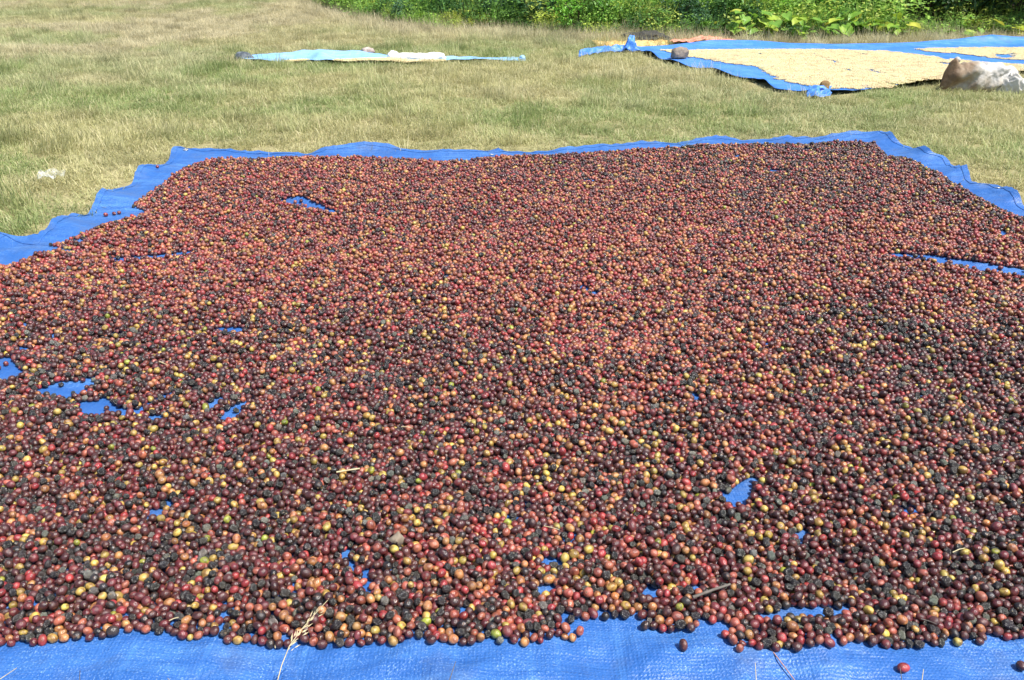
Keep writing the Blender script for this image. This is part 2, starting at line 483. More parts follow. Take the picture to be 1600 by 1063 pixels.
# the sides go on below / beside the frame with the same scallops
def side_tail(y0, x0, sgn):
    ys = np.arange(y0 - 0.12, 0.50, -0.09)
    return [(x0 + sgn * 0.035 * math.sin(k * 1.35) + sgn * 0.02 * math.sin(k * 0.61), y) for k, y in enumerate(ys)]
LS = np.vstack([LG, side_tail(LG[-1, 1], -1.66, -1)])[::-1]
RS = np.vstack([RG, side_tail(RG[-1, 1], 1.89, 1)])[::-1]
LS = smooth_line(LS, 300, 4); RS = smooth_line(RS, 300, 4)
yn = 0.46
LS = np.vstack([[(-1.62, yn)], LS]); RS = np.vstack([[(1.87, yn)], RS])
near_line = [( -1.62 + (1.87 + 1.62) * t, yn + 0.02 * math.sin(9 * t)) for t in np.linspace(0, 1, 30)]
near_line[0] = tuple(LS[0]); near_line[-1] = tuple(RS[0])

FOLDS = [  # pixel ends, height, half width
    ((424, 316), (540, 335), 0.026, 0.022), ((1395, 400), (1640, 440), 0.010, 0.018), 
    ((-30, 404), (115, 404), 0.020, 0.05), ((700, 291), (735, 282), 0.008, 0.015), ((890, 444), (942, 462), 0.008, 0.014),
    ((640, 247), (690, 247), 0.006, 0.02)]
FOLDG = [(np.array(G(*a)), np.array(G(*b)), h, w) for a, b, h, w in FOLDS]
LSs = LS[np.argsort(LS[:, 1])]; RSs = RS[np.argsort(RS[:, 1])]
def tarp_z(x, y):
    x = np.asarray(x, float); y = np.asarray(y, float)
    z = TZ + 0.006 * (fnoise(x, y, 2.2, 1) - 0.5) + 0.004 * (fnoise(x, y, 7, 6, 3) - 0.5)
    yf = np.interp(x, FARG[:, 0], FARG[:, 1])
    z = z + np.interp(x, FR_X, FR_Z) * np.exp(-np.clip(yf - y, 0, None) / 0.07)
    dl = np.full(x.shape, 1.0).ravel(); dr = dl.copy(); xr, yr = x.ravel(), y.ravel()
    mL, mR = xr < -1.2, xr > 1.5
    if mL.any(): dl[mL] = edgedist(xr[mL], yr[mL], np.vstack([LSs[::5], LSs[::-5]]))
    if mR.any(): dr[mR] = edgedist(xr[mR], yr[mR], np.vstack([RSs[::5], RSs[::-5]]))
    dl, dr = dl.reshape(x.shape), dr.reshape(x.shape)
    z = z + (0.012 + 0.018 * np.sin(y * 17 + 1.0)) * np.exp(-dl / 0.09)
    z = z + (0.012 + 0.020 * np.sin(y * 19 + 0.5)) * np.exp(-dr / 0.07)
    bare = np.exp(-np.minimum(np.minimum(dl, dr), np.clip(yf - y, 0, None)) / 0.12) + (1 - sstep(0.80, 0.98, y))
    rd = lambda q: 1 - np.abs(2 * q - 1)
    z = z + np.clip(bare, 0, 1) * (0.013 * rd(fnoise(x * 1.6 + y, y * 1.2, 4.5, 14, 3)) ** 3 + 0.008 * rd(fnoise(x - .6 * y, y + .3 * x, 11, 15, 2)) ** 4 - 0.007)
    f = 1 - sstep(0.80, 0.96, y)
    z = z + f * (0.007 * np.sin(x * 13 + 3 * y) + 0.005 * np.sin(x * 5.1 + 1.3))
    for a, b, h, w in FOLDG:
        ab = b - a; L2 = (ab ** 2).sum()
        t = ((x - a[0]) * ab[0] + (y - a[1]) * ab[1]) / L2
        d = np.hypot(x - a[0] - np.clip(t, 0, 1) * ab[0], y - a[1] - np.clip(t, 0, 1) * ab[1])
        z = z + h * np.exp(-(d / w) ** 2) * np.clip(1.2 - abs(2 * np.clip(t, 0, 1) - 1), 0.2, 1)
    return np.maximum(z, 0.004)

NU, NV = 300, 300
P = coons(near_line, FARG, LS, RS, NU, NV)
Zt = tarp_z(P[..., 0], P[..., 1])
V = np.concatenate([P, Zt[..., None]], -1).reshape(-1, 3)
main_tarp = link('blue_tarp', None)
tag(main_tarp, 'large blue woven tarp spread on the grass under the red cherries', 'tarp')
sheet = link('sheet', mesh_from('sheet', V, grid_faces(NU, NV)), M_tarp, main_tarp)
sm = sheet.modifiers.new('thick', 'SOLIDIFY'); sm.thickness = 0.0007; sm.offset = -1
TG = V.reshape(NV, NU, 3)
# doubled hem along the edges
def hem(line, inner, name='hem'):
    n = len(line); VV = []
    for a, b in zip(line, inner):
        VV += [a + Vector((0, 0, .0006)), a + Vector((0, 0, .0022)), b + Vector((0, 0, .0022)), b + Vector((0, 0, .0006))]
    FF = []
    for i in range(n - 1):
        for k in range(3):
            FF.append((i * 4 + k, i * 4 + k + 1, i * 4 + 5 + k, i * 4 + 4 + k))
    return link(name, mesh_from(name, VV, FF, False), M_tarp, main_tarp)
vv = lambda p: Vector(tuple(p))
hem([vv(TG[j, 0]) for j in range(NV)], [vv(TG[j, 2]) for j in range(NV)])
hem([vv(TG[j, -1]) for j in range(NV)], [vv(TG[j, -3]) for j in range(NV)])
hem([vv(TG[-1, i]) for i in range(2, NU - 2)], [vv(TG[-3, i]) for i in range(2, NU - 2)])

def torus_mesh(name, R, r, a=20, b=8, flat=0.5):
    V, F = [], []
    for i in range(a):
        for k in range(b):
            t, p = 2 * math.pi * i / a, 2 * math.pi * k / b
            V.append(((R + r * math.cos(p)) * math.cos(t), (R + r * math.cos(p)) * math.sin(t), r * math.sin(p) * flat))
            F.append((i * b + k, ((i + 1) % a) * b + k, ((i + 1) % a) * b + (k + 1) % b, i * b + (k + 1) % b))
    return mesh_from(name, V, F)
ey = torus_mesh('eyelet', 0.0085, 0.0032)
core = bm_mesh('eyelet_hole', (lambda b: (bmesh.ops.create_circle(b, cap_ends=True, segments=16, radius=0.0062), b)[1])(bmesh.new()), False)
for px, py in [(1558, 296), (768, 238), (291, 238)]:
    x, y = G(px, py, TZ + 0.012); z = float(tarp_z(x, y))
    e = 0.01
    nrm = Vector((-(float(tarp_z(x + e, y)) - float(tarp_z(x - e, y))) / (2 * e), -(float(tarp_z(x, y + e)) - float(tarp_z(x, y - e))) / (2 * e), 1)).normalized()
    q = nrm.to_track_quat('Z', 'Y').to_euler()
    eo = link('eyelet', ey, M_metal, main_tarp, (x, y, z + 0.003), q)
    link('eyelet_hole', core, M_twig, eo, (0, 0, 0.0003))

# ------------------------------------------------------------------ the cherry layer: settle spheres, then clear the bare patches
zb, zt = TZ, TZ + 0.022
pile_px = [((320, 246), zt), ((420, 243), zt), ((500, 241), zt), ((600, 244), zt), ((645, 244), zt), ((700, 249), zt), ((760, 242), zt), ((830, 240), zt), ((900, 237), zt), ((1000, 229), zt), ((1100, 224), zt), ((1180, 220), zt), ((1245, 222), zt), ((1300, 218), zt), ((1366, 219), zt),
           ((1382, 240), zt), ((1420, 243), zt), ((1470, 270), zt), ((1500, 289), zt), ((1542, 311), zt), ((1594, 336), zt), ((1592, 345), zb)]
pile = [G(p[0], p[1], z) for p, z in pile_px]
pile += [(1.76, 2.7), (1.70, 2.2), (1.74, 1.8), (1.66, 1.3), (1.68, 0.92)]
pile += [G(p[0], p[1], zb) for p in [(1700, 985), (1600, 988), (1480, 996), (1380, 1004), (1290, 1015), (1200, 1019), (1125, 1019), (1108, 1008), (1150, 1002), (1180, 980), (1130, 978), (1060, 978), (1010, 972), (1000, 955), (960, 958), (900, 962), (850, 968), (812, 978), (850, 980), (905, 985), (908, 994), (850, 1003), (780, 1009), (700, 1009), (600, 1001), (520, 998), (420, 999), (260, 990), (200, 987), (188, 994), (60, 999), (0, 1001), (-150, 1003)]]
pile += [(-1.50, 0.9), (-1.46, 1.3), (-1.52, 1.7), (-1.44, 2.05)]
pile += [G(p[0], p[1], zb) for p in [(-6, 426), (20, 420), (60, 405), (105, 398), (150, 402), (95, 388), (80, 384)]] + [G(p[0], p[1], zt) for p in [(100, 372), (130, 360), (170, 345), (215, 330), (238, 322), (210, 316), (232, 300), (250, 284), (300, 254)]]
pile = np.array(pile)

def ell(cx, cy, w, h, ang=0):
    r = random.Random(int(cx * 7 + cy)); a = math.radians(ang); out = []
    for k in range(14):
        t = 2 * math.pi * k / 14; q = r.uniform(0.75, 1.2)
        x, y = w / 2.5 * q * math.cos(t), h / 2.5 * q * math.sin(t)
        out.append((cx + x * math.cos(a) - y * math.sin(a), cy + x * math.sin(a) + y * math.cos(a)))
    return out
holes_px = [
    [(430, 316), (470, 318), (534, 332), (526, 335), (470, 325), (440, 320)],
    [(1385, 397), (1450, 402), (1480, 408), (1600, 424), (1680, 437), (1680, 449), (1600, 435), (1540, 427), (1450, 411), (1385, 402)],
    [(52, 612), (90, 598), (152, 591), (158, 600), (128, 604), (140, 612), (108, 622), (60, 617)],
    [(122, 630), (160, 621), (190, 638), (215, 639), (275, 609), (276, 618), (215, 648), (130, 650)],
    [(318, 633), (345, 621), (352, 627), (335, 640)], [(360, 637), (392, 625), (368, 656), (340, 657)],
    [(0, 559), (18, 561), (38, 586), (12, 594), (-20, 594), (-20, 560)],
    [(1118, 764), (1140, 771), (1165, 750), (1182, 742), (1177, 772), (1166, 793), (1145, 793)],
    [(538, 862), (548, 858), (552, 880), (582, 900), (580, 932), (568, 930), (570, 905), (540, 885)],
    [(1190, 966), (1240, 958), (1335, 950), (1335, 957), (1300, 972), (1250, 968), (1215, 976), (1190, 975)],
    [(170, 402), (250, 398), (300, 392), (300, 397), (250, 405), (175, 409)],
    [(895, 443), (942, 460), (938, 466), (900, 452)],
    ell(247, 653, 44, 9), ell(35, 546, 36, 9), ell(40, 510, 16, 10), ell(82, 526, 16, 7), ell(180, 523, 28, 5), ell(362, 516, 64, 9), ell(295, 598, 26, 6), ell(68, 583, 18, 6), ell(245, 803, 36, 20), ell(268, 787, 14, 10),
    ell(615, 891, 14, 9), ell(866, 879, 52, 13), ell(850, 924, 36, 14), ell(975, 512, 24, 5), ell(1022, 500, 16, 5), ell(1087, 620, 14, 34), ell(752, 590, 20, 6), ell(1200, 540, 12, 5),
    ell(1420, 800, 48, 6), ell(1256, 842, 34, 26), ell(1310, 876, 14, 16), ell(1080, 922, 32, 14), ell(1222, 930, 10, 14), ell(1020, 928, 34, 9), ell(60, 944, 14, 10), ell(725, 958, 12, 8), ell(460, 785, 12, 5),
    ell(770, 269, 40, 4, -4), ell(720, 286, 34, 4, -8), ell(922, 283, 32, 4), ell(1152, 245, 16, 5), ell(1210, 268, 44, 4), ell(1260, 236, 22, 6), ell(1156, 355, 18, 4), ell(1486, 306, 16, 8), ell(1497, 316, 24, 5), ell(1488, 325, 18, 4), ell(1512, 331, 32, 5), ell(1440, 330, 22, 4), ell(1567, 366, 16, 10), ell(1192, 228, 12, 3),
    ell(352, 302, 34, 4), ell(312, 308, 16, 6), ell(298, 294, 14, 6), ell(122, 378, 22, 5), ell(660, 247, 66, 4), ell(1250, 217, 30, 4), ell(500, 560, 14, 5), ell(880, 380, 22, 3), ell(560, 300, 16, 3), ell(1080, 392, 16, 3), ell(700, 432, 16, 4)]
holes = []
for h in holes_px:
    h = np.array(h, float); y0, y1 = h[:, 1].min(), h[:, 1].max()
    holes.append(np.array([G(p[0], p[1], zb + 0.005 * (p[1] - y0) / (y1 - y0)) for p in h]))

x0, x1, y0, y1 = pile[:, 0].min() - .02, pile[:, 0].max() + .02, pile[:, 1].min() - .02, pile[:, 1].max() + .02
n_try = int((x1 - x0) * (y1 - y0) * 13600)
cx = rng.uniform(x0, x1, n_try); cy = rng.uniform(y0, y1, n_try)
keep = inpoly(cx, cy, pile) & (rng.random(n_try) < 0.72 + 0.5 * (fnoise(cx, cy, 3.0, 8) - 0.2))
cx, cy = cx[keep], cy[keep]
N = len(cx)
rad = np.clip(rng.normal(0.0059, 0.0007, N), 0.0045, 0.0080)
pos = np.stack([cx, cy, rng.uniform(0.006, 0.045, N)], 1)
CELL = 0.0164
def find_pairs(pos):
    ix = ((pos[:, 0] - x0 + 0.2) / CELL).astype(int); iy = ((pos[:, 1] - y0 + 0.2) / CELL).astype(int)
    nxx = ix.max() + 3
    cid = iy * nxx + ix
    order = np.argsort(cid, kind='stable'); sc = cid[order]
    start = np.searchsorted(sc, np.arange(sc[-1] + nxx + 3))
    I, J = [], []
    for off in (0, 1, nxx - 1, nxx, nxx + 1):
        tgt = sc + off
        s, e = start[tgt], start[np.minimum(tgt + 1, len(start) - 1)]
        for k in range(12):
            m = (s + k) < e
            if off == 0: m &= (s + k) > np.arange(len(sc))
            if not m.any(): continue
            I.append(order[m]); J.append(order[(s + k)[m]])
    I, J = np.concatenate(I), np.concatenate(J)
    d = pos[I] - pos[J]
    m = (d ** 2).sum(1) < (1.35 * (rad[I] + rad[J])) ** 2
    return I[m], J[m]
for it in range(78):
    if it % 6 == 0: I, J = find_pairs(pos)
    pos[:, 2] -= 0.0009 if it < 50 else (0.0004 if it < 68 else 0)
    d = pos[I] - pos[J]; L = np.sqrt((d ** 2).sum(1)) + 1e-9
    pen = (rad[I] + rad[J]) * 0.985 - L
    m = pen > 0
    i, j = I[m], J[m]; c = d[m] / L[m, None] * (pen[m, None] * 0.5)
    cnt = np.bincount(i, minlength=N) + np.bincount(j, minlength=N)
    w = 1.35 / np.maximum(cnt, 1) ** 0.75
    for k in range(3):
        pos[:, k] += (np.bincount(i, c[:, k], N) - np.bincount(j, c[:, k], N)) * w
    pos[:, 2] = np.maximum(pos[:, 2], rad)
# clear holes, wider for the ones that lie on top
kill = np.zeros(N, bool)
for h in holes:
    b0, b1 = h.min(0) - .06, h.max(0) + .06
    s = np.where((pos[:, 0] > b0[0]) & (pos[:, 0] < b1[0]) & (pos[:, 1] > b0[1]) & (pos[:, 1] < b1[1]))[0]
    if len(s) == 0: continue
    ins = inpoly(pos[s, 0], pos[s, 1], h); dd = edgedist(pos[s, 0], pos[s, 1], h)
    stray = (pos[s, 2] < 0.0085) & (dd < 0.03) & (rng.random(len(s)) < 0.05)
    kill[s] |= (ins & ~stray) | (dd < 0.6 * np.clip(pos[s, 2] - 0.010, 0, None))
ed = edgedist(pos[:, 0], pos[:, 1], pile)
out = ~inpoly(pos[:, 0], pos[:, 1], pile)
kill |= (ed < 0.7 * np.clip(pos[:, 2] - 0.010, 0, None)) | (out & (ed > 0.012))
pos, rad = pos[~kill], rad[~kill]
# a few that rolled clear
loose = [(1067, 1014, .0066, 'dark'), (1411, 1045, .0063, 'red'), (1598, 1034, .0064, 'dark'), (906, 989, .0062, 'salmon'), (892, 972, .0058, 'black'), (247, 266, .0068, 'red'), (165, 335, .0068, 'red'), (186, 332, .0066, 'wine'), (178, 333, .0066, 'wine'), (19, 421, .007, 'dark'), (946, 960, .0058, 'black')]
Lp = []
for px, py, r, t in loose:
    x, y = G(px, py, TZ + r); Lp.append((x, y, r))
# keep others clear of those
for (x, y, r) in Lp:
    m = np.hypot(pos[:, 0] - x, pos[:, 1] - y) > (rad + r) * 1.02
    pos, rad = pos[m], rad[m]
nl = len(Lp)
pos = np.vstack([np.array(Lp), pos]); rad = np.r_[[l[2] for l in loose], rad]
N = len(pos)
pos[:, 2] += tarp_z(pos[:, 0], pos[:, 1])

TYPES = ['maroon', 'wine', 'red', 'salmon', 'orange', 'ochre', 'green', 'black', 'grey', 'mould']
TCOL = np.array([(0.076, 0.024, 0.022), (0.145, 0.029, 0.030), (0.31, 0.040, 0.038), (0.36, 0.105, 0.062), (0.42, 0.19, 0.065), (0.45, 0.31, 0.07), (0.28, 0.30, 0.04), (0.028, 0.022, 0.020), (0.044, 0.038, 0.032), (0.15, 0.145, 0.115)])
PB = np.array([.240, .175, .085, .155, .100, .046, .004, .115, .048, .020])
f1 = fnoise(pos[:, 0], pos[:, 1], 1.6, 21)         # riper or more dried areas
f2 = fnoise(pos[:, 0], pos[:, 1], 5, 22)
redder = sstep(1.6, 2.4, pos[:, 1]) * (1 - sstep(2.0, 3.4, pos[:, 1]) * sstep(-0.2, 1.0, pos[:, 0]))
wgt = np.tile(PB, (N, 1))
wgt[:, [2, 3, 4]] *= (0.6 + 1.2 * redder + 2.6 * (f1 - 0.48))[:, None].clip(0.25)
wgt[:, [1]] *= (0.8 + 0.9 * redder)[:, None]
wgt[:, [7, 8, 9]] *= (1.1 - 0.65 * redder + 1.7 * (0.5 - f2))[:, None].clip(0.2)
cum = np.cumsum(wgt / wgt.sum(1, keepdims=True), 1)
ct = (rng.random(N)[:, None] > cum).sum(1).clip(0, 9)
nm = {'dark': 0, 'red': 2, 'salmon': 3, 'black': 7, 'wine': 1}
for k, l in enumerate(loose): ct[k] = nm[l[3]]
tint = TCOL[ct] * rng.uniform(0.72, 1.3, (N, 1)) * rng.uniform(0.9, 1.1, (N, 3))

def ico(name, sub, fn):
    bm = bmesh.new(); bmesh.ops.create_icosphere(bm, subdivisions=sub, radius=1.0)
    for v in bm.verts: v.co = fn(v.co.copy())
    return bm_mesh(name, bm)
def fresh(k):
    def fn(c):
        n = 0.05 * mnoise.noise(c * 1.1 + Vector((k * 7.3, 0, 0)))
        q = c * (1 + n)
        rr = math.hypot(c.x, c.y)
        if c.z > 0.9: q.z -= 0.06 * max(0, 1 - rr / 0.22) - 0.02 * math.exp(-((rr - 0.24) / 0.06) ** 2)
        if c.z < -0.9: q.z += 0.08 * max(0, 1 - rr / 0.25)
        return Vector((q.x, q.y * (0.93 + 0.02 * k), q.z * (1.04 + 0.04 * (k % 3))))
    return fn
def dented(k):
    def fn(c):
        n = mnoise.noise(c * 1.5 + Vector((k * 3.7, 5, 1)))
        m = mnoise.noise(c * 3.2 + Vector((1, k * 5.7, 1)))
        return c * (0.99 - 0.16 * max(0, n) - 0.05 * abs(m))
    return fn
def shrivelled(k):
    def fn(c):
        n = 0
        p = Vector((c.x * 1.0, c.y * 1.0, c.z * 0.45))
        n = abs(mnoise.noise(p * 3.0 + Vector((k * 9.1, 2, 3)))) * 0.46 + abs(mnoise.noise(c * 5 + Vector((k, 8, 3)))) * 0.2
        return Vector((c.x, c.y, c.z * 1.08)) * (1.02 - 0.24 + n * 0.9)
    return fn
cm = [ico('cherry_fresh', 3, fresh(k)) for k in range(4)] + [ico('cherry_dented', 3, dented(k)) for k in range(3)] + [ico('cherry_dried', 3, shrivelled(k)) for k in range(4)]
for k, m_ in enumerate(cm): m_.materials.append(M_cherry if k < 7 else M_dry)
src_cherry = source_collection('cherry_source', cm, None)
vi = np.where(ct >= 8, rng.integers(7, 11, N), np.where(ct == 7, rng.integers(4, 11, N), np.where(rng.random(N) < 0.42, rng.integers(4, 7, N), rng.integers(0, 4, N))))
rotc = rng.uniform(0, 2 * math.pi, (N, 3))
sclc = rad[:, None] * np.stack([rng.uniform(.90, 1.05, N), rng.uniform(.88, 1.04, N), rng.uniform(.98, 1.2, N)], 1)

# nearest visible ones become single objects
u, v_, Zc = project(pos[:, 0], pos[:, 1], pos[:, 2])
inf = (u > -4) & (u < W + 4) & (v_ < HGT + 4) & (v_ > 0)
near = np.where(inf & (v_ > 880))[0]
vis = []
for i in near:
    d = np.hypot(pos[near, 0] - pos[i, 0], pos[near, 1] - pos[i, 1])
    if not ((d < 0.010) & (pos[near, 2] > pos[i, 2] + 0.006)).any(): vis.append(i)
vis = sorted(vis, key=lambda i: -rad[i] / Zc[i])
pick = list(range(nl)) + [i for i in vis if i >= nl][:300 - nl]
single = np.zeros(N, bool); single[pick] = True
CNAME = {0: 'dark maroon', 1: 'wine red', 2: 'bright red', 3: 'salmon red', 4: 'orange', 5: 'ochre yellow', 6: 'green tinged', 7: 'black', 8: 'shrivelled grey black', 9: 'mouldy grey'}
LOOSE_LABEL = ['lone dark maroon cherry on bare blue tarp, just left of the front cherry lobe', 'lone red cherry on bare tarp at the bottom right', 'dark cherry cut off by the right frame edge on bare tarp',
               'salmon cherry at the tip of the front row, last before the bare notch', 'black cherry alone just above the front row tip', 'single red cherry on bare tarp near the far left tarp corner',
               'red cherry leading a short line of three on the left bare tarp', 'wine red cherry ending a short line of three on the left bare tarp', 'middle cherry of a short line of three on left bare tarp', 'dark cherry standing off the heap at the left frame edge', 'black cherry on bare tarp in the notch of the front edge']
def zone(px):
    for lim, nme in [(100, 'in the left corner'), (200, 'near the left corner'), (320, 'well left of the seed head'), (420, 'just left of the seed head'), (530, 'behind the seed head'), (640, 'just right of the seed head'), (770, 'midway from seed head to bare notch'), (910, 'just left of the bare notch'), (1010, 'above the bare notch'), (1110, 'right of the bare notch'), (1230, 'near the lone dark cherry'), (1350, 'in the right front lobe'), (1480, 'behind the lone red cherry'), (9e9, 'in the right corner')]:
        if px < lim: return nme
def row(py):
    return 'in the very front row' if py > 985 else ('just behind the front row' if py > 968 else 'some rows back')
for i in pick:
    o = link('coffee_cherry', cm[vi[i]], None, None, tuple(pos[i]), tuple(rotc[i]), tuple(sclc[i]))
    o['tint'] = [float(t) for t in tint[i]]
    if i < nl:
        tag(o, LOOSE_LABEL[i], 'cherry', 'coffee cherries that rolled clear')
    else:
        tag(o, '%s cherry %s, %s' % (CNAME[int(ct[i])], row(v_[i]), zone(u[i])), 'cherry', '%s cherries %s, %s' % (CNAME[int(ct[i])], row(v_[i]), zone(u[i])))
r_ = ~single
heap = scatter('coffee_cherries', pos[r_], rotc[r_], sclc[r_], vi[r_], tint[r_], src_cherry)
tag(heap, 'thick layer of drying red, maroon and black coffee cherries on the blue tarp', 'cherries', kind='stuff')
print('cherries', N)

# ------------------------------------------------------------------ far tarp with pale beans
def raise_edges(P, fn): return np.concatenate([P, fn(P)[..., None]], -1)
A0, B0 = np.array(G(1282, 153)), np.array(G(990, 80))
C0, D0 = np.array((7.2, 8.75)), np.array((6.9, 7.75))
n2 = smooth_line([G(1282, 153), G(1330, 147), G(1400, 139), G(1490, 130), G(1600, 119), (5.2, 7.0), (6.9, 7.75)], 200, 3)
f2_ = smooth_line([G(990, 80), G(1050, 76), G(1110, 73), G(1200, 73), G(1300, 74), G(1400, 73), G(1480, 71), G(1550, 69), G(1600, 68), (7.2, 8.9)], 200, 2)
l2 = smooth_line([G(1282, 153), G(1250, 149), G(1210, 144), G(1180, 130), G(1140, 123), G(1095, 112), G(1050, 103), G(1020, 91), G(990, 80)], 160, 2)
r2 = smooth_line([(6.9, 7.75), (7.0, 8.3), (7.2, 8.9)], 50, 1)
NU2, NV2 = 220, 170
P2 = coons(n2, f2_, l2, r2, NU2, NV2)
uu = np.linspace(0, 1, NU2)[None, :]; vv2 = np.linspace(0, 1, NV2)[:, None]
dist = lambda line: edgedist(P2[..., 0].ravel(), P2[..., 1].ravel(), np.vstack([line, line[::-1]])).reshape(NV2, NU2)
dn, df, dl2 = dist(n2), dist(f2_), dist(l2)
px2 = project(P2[..., 0], P2[..., 1], 0)[0]
roll = np.interp(px2, [990, 1050, 1110, 1180, 1230, 1300, 1360, 1430, 1500, 1545, 1580, 1640, 1800], [.01, .02, .045, .04, .018, .010, .012, .022, .045, .075, .05, .04, .04])
Z2 = 0.024 + 0.012 * (fnoise(P2[..., 0], P2[..., 1], 2.5, 31) - .5) + 0.012 * (fnoise(P2[..., 0], P2[..., 1], 9, 32) - .5) * np.exp(-np.minimum(dn, dl2) / .2)
Z2 = Z2 + (0.006 + 0.014 * np.sin(P2[..., 0] * 7 + 0.7)) * np.exp(-(dn / 0.07))
Z2 = Z2 + (0.010 + 0.014 * np.sin(P2[..., 1] * 11)) * np.exp(-(dl2 / 0.07))
Z2 = Z2 + roll * np.exp(-((df - 0.08) / 0.075) ** 2)
Z2 = np.maximum(Z2, 0.015) * 1.0
far_tarp = link('blue_tarp', None)
tag(far_tarp, 'far bright blue tarp by the bank, spread with pale beans', 'tarp')
V = np.concatenate([P2, Z2[..., None]], -1).reshape(-1, 3)
fs = link('sheet', mesh_from('sheet', V, grid_faces(NU2, NV2)), M_tarp_far, far_tarp)
fs.modifiers.new('thick', 'SOLIDIFY').thickness = 0.002
# folded-up corners
def crumple(name, c, sx, sy, sz, mat, parent=None, seed=0, rz=0, sub=4, sharp=0.35, flat=True):
    bm = bmesh.new(); bmesh.ops.create_icosphere(bm, subdivisions=sub, radius=1.0)
    for v in bm.verts:
        q = v.co.copy()
        n = mnoise.noise(q * 1.4 + Vector((seed * 3.1, 0, 0))) * 0.5 + abs(mnoise.noise(q * 2.6 + Vector((0, seed * 2.7, 0)))) * -0.7 + mnoise.noise(q * 6 + Vector((0, 0, seed))) * 0.12
        q *= 1 + sharp * n
        if flat and q.z < -0.25: q.z = -0.25 + (q.z + 0.25) * 0.1
        v.co = Vector((q.x * sx, q.y * sy, (q.z + 0.27) * sz))
    return link(name, bm_mesh(name, bm), mat, parent, c, (0, 0, rz))
def facet(o, seed, n=9, d=.72):
    r = random.Random(seed); me = o.data
    mx_ = max(v.co.length for v in me.vertices)
    ds = [Vector((r.gauss(0, 1), r.gauss(0, 1), r.gauss(0, .8))).normalized() for _ in range(n)]
    lim = [max(v.co.dot(q) for v in me.vertices) * r.uniform(d, d + .15) for q in ds]
    for v in me.vertices:
        for q, l in zip(ds, lim):
            t = v.co.dot(q)
            if t > l: v.co -= q * (t - l)
    return o
def folded_flap(name, pts, mat, parent, thick=0.003, crease=0.022):
    """a bent strip of sheet through rows of 3D points"""
    n, m = len(pts), len(pts[0])
    A = np.array([[tuple(p) for p in r] for r in pts], float); K = 9
    tu, tv = np.linspace(0, m - 1, (m - 1) * K + 1), np.linspace(0, n - 1, (n - 1) * K + 1)
    B = np.stack([[np.interp(tu, range(m), A[j, :, k]) for j in range(n)] for k in range(3)], -1)
    C = np.stack([np.stack([np.interp(tv, range(n), B[:, i, k]) for i in range(len(tu))], 1) for k in range(3)], -1)
    for _ in range(6):
        C[1:-1] = .25 * C[:-2] + .5 * C[1:-1] + .25 * C[2:]; C[:, 1:-1] = .25 * C[:, :-2] + .5 * C[:, 1:-1] + .25 * C[:, 2:]
    V = []
    for p in C.reshape(-1, 3):
        q = Vector(p); cz = crease * (abs(mnoise.noise(q * 14)) * -1.6 + mnoise.noise(q * 30) * .6 + .35)
        V.append(q + Vector((cz * .5, -cz * .5, cz)))
    o = link(name, mesh_from(name, V, grid_faces(len(tu), len(tv))), mat, parent)
    s2 = o.modifiers.new('thick', 'SOLIDIFY'); s2.thickness = thick
    return o
cx_, cy_ = G(985, 84)
folded_flap('folded_corner', [
    [(cx_ - .10, cy_ - .03, .02), (cx_ - .05, cy_ - .05, .05), (cx_, cy_ - .05, .02), (cx_ + .08, cy_ - .03, .03)],
    [(cx_ - .07, cy_ + .01, .03), (cx_ - .02, cy_ - .01, .15), (cx_ + .02, cy_ - .01, .13), (cx_ + .07, cy_ + .0, .05)],
    [(cx_ - .05, cy_ + .04, .05), (cx_ - .01, cy_ + .03, .17), (cx_ + .03, cy_ + .03, .14), (cx_ + .06, cy_ + .03, .06)],
    [(cx_ - .06, cy_ + .09, .02), (cx_ - .01, cy_ + .09, .04), (cx_ + .04, cy_ + .09, .03), (cx_ + .09, cy_ + .09, .02)]], M_tarp_far, far_tarp)
tl = [G(905, 92), G(930, 87), G(960, 84), G(990, 83)]
folded_flap('trailing_strip', [[(x, y - .05, .03) for x, y in tl], [(x, y, .075) for x, y in tl], [(x, y + .06, .045) for x, y in tl]], M_tarp_far, far_tarp)
kx, ky = G(1272, 153)
folded_flap('turned_up_corner', [
    [(kx - .06, ky - .05, .01), (kx - .03, ky - .07, .02), (kx + .03, ky - .07, .015), (kx + .09, ky - .04, .02)],
    [(kx - .06, ky - .02, .03), (kx + .0, ky - .03, .06), (kx + .04, ky - .04, .03), (kx + .10, ky - .02, .035)],
    [(kx - .03, ky + .04, .05), (kx + .02, ky + .03, .065), (kx + .06, ky + .03, .05), (kx + .11, ky + .03, .05)],
    [(kx - .01, ky + .12, .05), (kx + .04, ky + .12, .06), (kx + .08, ky + .12, .05), (kx + .13, ky + .11, .05)]], M_tarp_far, far_tarp)

